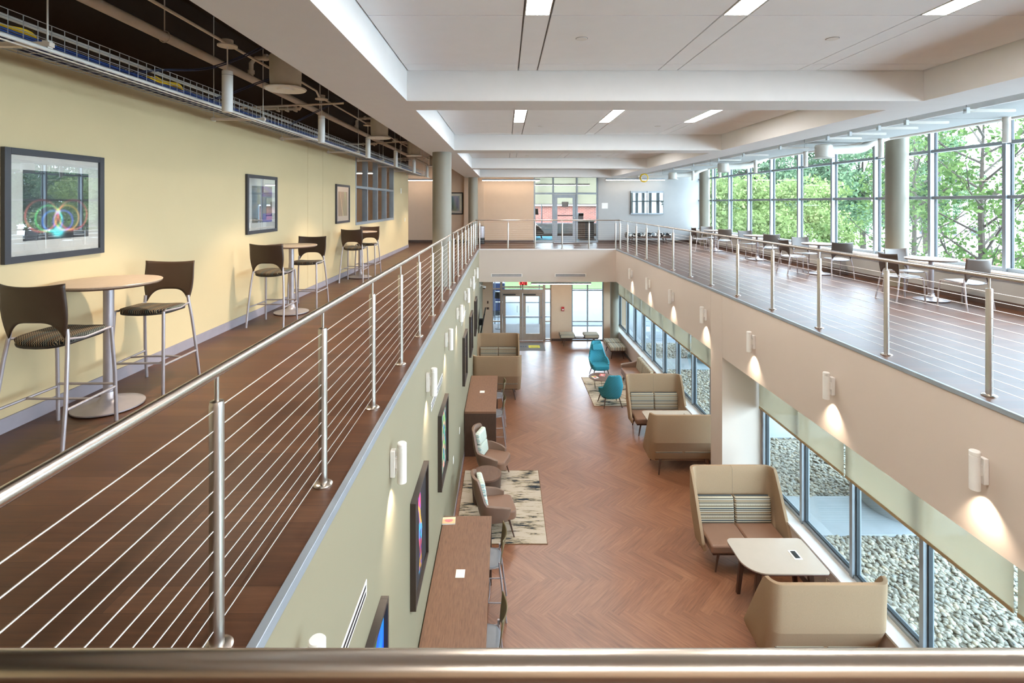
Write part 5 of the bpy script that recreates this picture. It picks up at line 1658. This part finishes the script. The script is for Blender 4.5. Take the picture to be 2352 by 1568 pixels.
cm = empty('coffee_machine', (3.6, 24.5, UF + 0.86), 0, 'grey coffee machine on the cabinet behind the upstairs glass door', 'coffee machine')
MB().box(-0.13, 0.13, -0.02, 0.2, 0, 0.36).build('body', M['silver'], cm, bevel=0.01)
MB().box(-0.12, 0.12, -0.16, 0.0, 0.24, 0.36).build('brew_head', M['black'], cm, bevel=0.01)
MB().box(-0.12, 0.12, -0.16, 0.0, 0, 0.03).build('drip_tray', M['black'], cm)
# ================================================================== OUTSIDE
# loose pebble bed beside the building: uncountable, one mesh
def pebbles(x0, x1, y0, y1, n, size, sub, skip, seed):
    rg = np.random.default_rng(seed)
    bm = bmesh.new()
    bmesh.ops.create_icosphere(bm, subdivisions=sub, radius=1.0)
    base = np.array([v.co[:] for v in bm.verts]); tri = np.array([[v.index for v in f.verts] for f in bm.faces])
    bm.free()
    P = np.stack([rg.uniform(x0, x1, n), rg.uniform(y0, y1, n), rg.uniform(-0.115, -0.075, n)], 1)
    keep = np.ones(n, bool)
    for a, b, c, d in skip:
        keep &= ~((P[:, 0] > a) & (P[:, 0] < b) & (P[:, 1] > c) & (P[:, 1] < d))
    for cx, cyy, q in ((7.95, 10.15, 0.84), (7.95, 19.6, 0.84)):
        keep &= (P[:, 0] - cx) ** 2 + (P[:, 1] - cyy) ** 2 > q * q
    P = P[keep]; n = len(P)
    s = size * rg.uniform(0.65, 1.3, n)
    sc = np.stack([s * rg.uniform(0.8, 1.15, n), s * rg.uniform(0.55, 0.85, n), s * rg.uniform(0.35, 0.55, n)], 1)
    V = base[None] * sc[:, None]
    a = rg.uniform(0, 2 * PI, n); t = rg.uniform(-0.35, 0.35, n)
    ca, sa, ct_, st = np.cos(a)[:, None], np.sin(a)[:, None], np.cos(t)[:, None], np.sin(t)[:, None]
    x, y, z = V[..., 0], V[..., 1], V[..., 2]
    x, z = x * ct_ - z * st, x * st + z * ct_
    x, y = x * ca - y * sa, x * sa + y * ca
    V = np.stack([x, y, z], -1) + P[:, None]
    nv, nf = len(base), len(tri)
    F = (tri[None] + (np.arange(n) * nv)[:, None, None]).reshape(-1, 3)
    me = bpy.data.meshes.new('pebbles')
    me.vertices.add(n * nv); me.vertices.foreach_set('co', V.reshape(-1).astype(np.float32))
    me.loops.add(len(F) * 3); me.loops.foreach_set('vertex_index', F.reshape(-1).astype(np.int32))
    me.polygons.add(len(F)); me.polygons.foreach_set('loop_start', (np.arange(len(F)) * 3).astype(np.int32))
    me.update(calc_edges=True)
    me.polygons.foreach_set('use_smooth', np.ones(len(F), bool))
    at = me.attributes.new('tone', 'FLOAT', 'FACE')
    at.data.foreach_set('value', np.repeat(rg.uniform(0, 1, n), nf).astype(np.float32))
    me.materials.append(M['pebble'])
    o = bpy.data.objects.new('pebbles', me)
    COL.objects.link(o)
    return o
pads = [(4, 9.3, 9.26, 10.5), (6.6, 12, 13.1, 14.5), (4, 9.3, 18.5, 19.8)]
o = pebbles(5.05, 8.6, 3.2, 12.93, 21000, 0.047, 2, pads, 1)
tag(o, 'bed of rounded river pebbles outside the nearest lower windows', 'pebbles', kind='stuff')
o = pebbles(5.05, 8.6, 13.07, 22.0, 15000, 0.05, 1, pads, 2)
tag(o, 'bed of rounded river pebbles outside the far lower windows', 'pebbles', kind='stuff')
struct('ground', MB().box(XGL + 0.1, 9.2, 0, 22.1, -0.18, -0.1), plain('pebble bed grit', rgb(120, 112, 98), 0.95, var=0.2, nscale=30))

# ---- trees
def leaf_mesh(name, centres, n, size, spread, m, seed):
    rg = np.random.default_rng(seed)
    C = np.array([c[:3] for c in centres]); Rr = np.array([c[3] for c in centres])
    wgt = Rr ** 2 / (Rr ** 2).sum()
    idx = rg.choice(len(C), n, p=wgt)
    d = rg.normal(size=(n, 3)); d /= np.linalg.norm(d, axis=1)[:, None]
    rad = Rr[idx] * rg.uniform(0.35, 1.0, n) ** 0.5 * spread
    P = C[idx] + d * rad[:, None] * np.array([1, 1, 0.8])
    u = rg.normal(size=(n, 3)); u /= np.linalg.norm(u, axis=1)[:, None]
    w = rg.normal(size=(n, 3)); w -= u * (w * u).sum(1)[:, None]; w /= np.linalg.norm(w, axis=1)[:, None]
    s = size * rg.uniform(0.6, 1.3, n)[:, None]
    V = np.stack([P - u * s, P + w * s * 0.55, P + u * s, P - w * s * 0.55], 1).reshape(-1, 3)
    F = np.arange(n * 4).reshape(-1, 4)
    me = bpy.data.meshes.new(name)
    me.vertices.add(n * 4); me.vertices.foreach_set('co', V.reshape(-1).astype(np.float32))
    me.loops.add(n * 4); me.loops.foreach_set('vertex_index', F.reshape(-1).astype(np.int32))
    me.polygons.add(n); me.polygons.foreach_set('loop_start', (np.arange(n) * 4).astype(np.int32))
    me.update(calc_edges=True)
    at = me.attributes.new('tone', 'FLOAT', 'FACE')
    at.data.foreach_set('value', rg.uniform(0, 1, n).astype(np.float32))
    me.materials.append(m)
    return me
def mk_tree(kind, seed):
    def f():
        rr = random.Random(seed)
        o = empty('tree', cat='tree')
        tr = MB(); cs = []
        if kind == 'maple':
            H = 8.6
            tr.tube([(0, 0, 0), (0.04, 0.02, 3), (-0.03, 0.05, 6), (0.02, 0, H)], [0.13, 0.1, 0.06, 0.015], 8)
            for k in range(26):
                z = 2.0 + 6.0 * k / 26
                t = k * 2.4 + rr.uniform(-0.3, 0.3)
                l = (2.6 - 1.5 * (z - 2.0) / 6.0) * rr.uniform(0.8, 1.15)
                e1 = (math.cos(t) * l * 0.5, math.sin(t) * l * 0.5, z + l * 0.32)
                e2 = (math.cos(t + 0.15) * l, math.sin(t + 0.15) * l, z + l * 0.85)
                tr.tube([(0, 0, z), e1, e2], [0.035, 0.022, 0.006], 5)
                for q in range(2):
                    tt = t + rr.uniform(-0.8, 0.8)
                    e3 = (e1[0] + math.cos(tt) * l * 0.4, e1[1] + math.sin(tt) * l * 0.4, e1[2] + l * 0.3)
                    tr.tube([e1, e3], [0.014, 0.005], 4)
                    cs.append(e3 + (0.5,))
                cs.append(e2 + (0.55,)); cs.append(e1 + (0.45,))
            me = leaf_mesh('crown', cs, 3600, 0.075, 0.95, M['leaf_maple'], seed)
        elif kind == 'bush':
            tr.tube([(0, 0, 0), (0.1, 0, 2.5), (0, 0.1, 5)], [0.16, 0.12, 0.03], 7)
            for k in range(34):
                a, z = rr.uniform(0, 6.28), rr.uniform(1.2, 7.2)
                q = 2.3 * math.sqrt(max(0.1, 1 - ((z - 3.6) / 4.2) ** 2)) * rr.uniform(0.35, 1)
                cs.append((math.cos(a) * q, math.sin(a) * q, z, rr.uniform(0.6, 1.0)))
            me = leaf_mesh('crown', cs, 8000, 0.11, 1.0, M['leaf_light'], seed)
        else:
            H = 15
            tr.tube([(0, 0, 0), (0.2, 0, 6), (0, 0.2, 12)], [0.32, 0.22, 0.05], 8)
            for k in range(46):
                a, z = rr.uniform(0, 6.28), rr.uniform(3.0, H)
                q = 3.7 * math.sqrt(max(0.08, 1 - ((z - 8) / 8) ** 2)) * rr.uniform(0.3, 1)
                cs.append((math.cos(a) * q, math.sin(a) * q, z, rr.uniform(0.9, 1.6)))
                if k % 3 == 0:
                    tr.tube([(0.1, 0.1, z * 0.6), (math.cos(a) * q, math.sin(a) * q, z)], [0.08, 0.02], 5)
            me = leaf_mesh('crown', cs, 13000, 0.17, 1.0, M['leaf_dark'] if kind == 'oak' else M['leaf_mid'], seed)
        tr.build('trunk', M['bark'], o)
        c = bpy.data.objects.new('crown', me); COL.objects.link(c); c.parent = o
        return o
    return f
GZ = -0.16
tm, tb1, to, td = Proto(mk_tree('maple', 11)), Proto(mk_tree('bush', 12)), Proto(mk_tree('oak', 13)), Proto(mk_tree('mid', 14))
for (x, y, rz, lab) in ((12.3, 13.2, 0.3, 'slender young maple just outside the right windows, centred in the large pane'), (14.6, 18.3, 1.9, 'young maple with a leaning trunk just right of the window column'),
                        (16.6, 14.2, 3.1, 'young maple at the right picture edge outside the windows')):
    o = tm.put((x, y, GZ), rz, lab); o['group'] = 'young maples outside the right windows'
for k, (x, y, rz) in enumerate(((10.3, 26.0, 0), (14.0, 28.5, 1), (17.6, 31.0, 2), (11.5, 31.5, 3.2), (21.5, 35.0, 4), (15.5, 34, 5))):
    o = tb1.put((x, y, GZ), rz, '%s bright green leafy sapling low outside the far right windows, from the left' % ['first', 'second', 'third', 'fourth', 'fifth', 'sixth'][k]); o['group'] = 'bright saplings outside the right windows'
for k, (x, y, rz) in enumerate(((20.2, 43, 0), (28.5, 45, 1.1), (37, 53, 2.3), (43.5, 53, 3.0), (21.5, 54, 4.2), (31.5, 56, 5.1))):
    o = to.put((x, y, GZ), rz, '%s tall dark leafed tree behind the saplings, from the left' % ['first', 'second', 'third', 'fourth', 'fifth', 'sixth'][k]); o['group'] = 'tall dark trees outside'
for k, (x, y, rz, s) in enumerate(((60, 98, 0, .75), (71, 104, 1, .8), (82, 100, 2, .72), (93, 106, 3, .8), (105, 102, 4, .78), (117, 104, 5, .7), (128, 100, 0.6, .66), (90, 117, 1.6, .8), (140, 104, 2.6, .7), (50, 94, 2.6, .8))):
    o = td.put((x, y, GZ), rz, '%s tree of the distant tree line beyond the car park, from the left' % ORD[k].replace('nearest', 'first')); o.scale = (s, s, s); o['group'] = 'distant tree line'
# ---- brick building beyond the far end
bb = empty('brick_building', (0, 40.0, GZ), 0, 'low red brick building beyond the lawn at the far end', 'building')
MB().box(-24, 13, 0, 12, 2.7, 5.85).build('brick_wall', M['brick'], bb, smooth=False)
MB().box(-24.2, 13.2, -0.2, 12, 5.85, 6.15).build('parapet', M['outlet'], bb)
MB().box(-24, 26, 0.05, 12, 0, 2.7).build('lower_wall', plain('grey panel', rgb(168, 178, 178), 0.6), bb)
for k in range(14):
    MB().box(-22 + 2.6 * k, -21.6 + 2.6 * k, -0.12, 0.05, 0, 2.7).build('pilaster', M['outlet'], bb)
for k in range(13):
    MB().box(-21.0 + 2.6 * k, -20.1 + 2.6 * k, -0.02, 0.06, 0.8, 2.2).build('window', plain('dusky glass', rgb(92, 112, 118), 0.2), bb)
# ---- low white building, brick piers with fence, parked cars
wb = empty('white_building', (72, 74, GZ), -0.7, 'long low white building beyond the car park', 'building')
MB().box(-14, 14, 0, 8, 0, 3.6).build('wall', M['white_paint'], wb, smooth=False)
MB().prism([(-0.6, 3.6), (8.6, 3.6), (4, 5.0)], -14.4, 14.4, 'x').build('roof', M['pale_wall'], wb, smooth=False)
for k in range(9):
    MB().box(-12.6 + 3 * k, -11.2 + 3 * k, -0.03, 0.02, 1.2, 2.4).build('window', M['frame_black'], wb)
for k, (x, y) in enumerate(((28.5, 39.5), (33.5, 38.5), (38, 42), (44, 46))):
    o = empty('brick_pier', (x, y, GZ), 0, '%s square brick fence pier beside the road outside, from the left' % ['first', 'second', 'third', 'fourth'][k], 'pier')
    MB().box(-0.35, 0.35, -0.35, 0.35, 0, 1.7).build('shaft', M['brick'], o, smooth=False)
    MB().box(-0.42, 0.42, -0.42, 0.42, 1.7, 1.82).build('cap', M['concrete'], o, bevel=0.02)
fn = empty('iron_fence', (28.5, 39.5, GZ), math.atan2(-1.0, 5.0), 'dark iron fence between the brick piers outside', 'fence')
fm = MB()
for k in range(38):
    fm.box(0.47 + 0.11 * k, 0.49 + 0.11 * k, -0.01, 0.01, 0.1, 1.4)
fm.build('pickets', M['black'], fn, smooth=False)
MB().box(0.46, 4.64, -0.02, 0.02, 1.3, 1.34).box(0.46, 4.64, -0.02, 0.02, 0.2, 0.24).build('fence_rail', M['black'], fn, smooth=False)
fl = empty('flood_light', (33, 38.0, GZ), 0.3, 'pair of dark flood lights on a pole beyond the maple', 'flood light')
MB().tube([(0, 0, 0), (0, 0, 7.4)], [0.1, 0.07], 10).build('pole', M['silver'], fl)
MB().tube([(-1.1, 0, 7.6), (-1.0, 0, 7.4), (0, 0, 7.35), (1.0, 0, 7.4), (1.1, 0, 7.6)], 0.04, 8).build('cross_arm', M['silver'], fl)
for s in (-1, 1):
    MB().box(s * 1.1 - 0.4, s * 1.1 + 0.4, -0.25, 0.25, 7.6, 8.1).build('lamp_head', M['frame_black'], fl, bevel=0.04)
def mk_car(col):
    def f():
        o = empty('car', cat='car')
        body = [(-2.1, 0.3), (2.1, 0.3), (2.15, 0.62), (1.9, 0.82), (0.95, 0.92), (0.35, 1.38), (-1.1, 1.42), (-1.75, 0.98), (-2.1, 0.9)]
        MB().prism(body, -0.86, 0.86, 'y').build('body', col, o, bevel=0.08, seg=3, fix=True)
        MB().prism([(0.86, 0.95), (0.33, 1.32), (-1.05, 1.36), (-1.6, 0.98)], -0.865, 0.865, 'y').build('side_glass', M['frame_black'], o)
        for x in (-1.3, 1.3):
            for s in (-1, 1):
                w_ = MB().tube([(x, s * 0.7, 0.32), (x, s * 0.88, 0.32)], 0.32, 20).build('wheel', M['black'], o)
                MB().tube([(x, s * 0.87, 0.32), (x, s * 0.89, 0.32)], 0.19, 16).build('hub_cap', M['silver'], w_)
        return o
    return f
cw = Proto(mk_car(plain('white car paint', rgb(226, 228, 230), 0.3)))
cg = Proto(mk_car(plain('silver car paint', rgb(150, 156, 162), 0.3, metal=0.4)))
for k, (p_, x, y, rz, lab) in enumerate(((cw, 35, 47.5, 0.6, 'white car parked beyond the second brick pier'), (cg, 39.5, 48, 0.6, 'silver car parked beside the white car outside'), (cw, 47, 50, 0.6, 'white car parked farther right in the car park'),
                                 (cg, 44, 38, 0.6, 'silver car parked behind the maple outside'), (cw, 38, 34, 0.6, 'white car parked near the right picture edge outside'))):
    p_.put((x, y, GZ), rz, lab)
bv = empty('parked_van', (-0.9, 29.5, GZ), PI / 2, 'dark blue van parked outside the left entrance sidelight', 'van')
MB().prism([(-2.3, 0.35), (2.3, 0.35), (2.3, 1.0), (1.5, 1.15), (1.0, 1.8), (-2.3, 1.85)], -0.9, 0.9, 'y').build('body', plain('navy car paint', rgb(34, 44, 74), 0.3), bv, bevel=0.07, seg=3, fix=True)
for x in (-1.4, 1.4):
    for s in (-1, 1):
        MB().tube([(x, s * 0.72, 0.35), (x, s * 0.92, 0.35)], 0.35, 20).build('wheel', M['black'], bv)
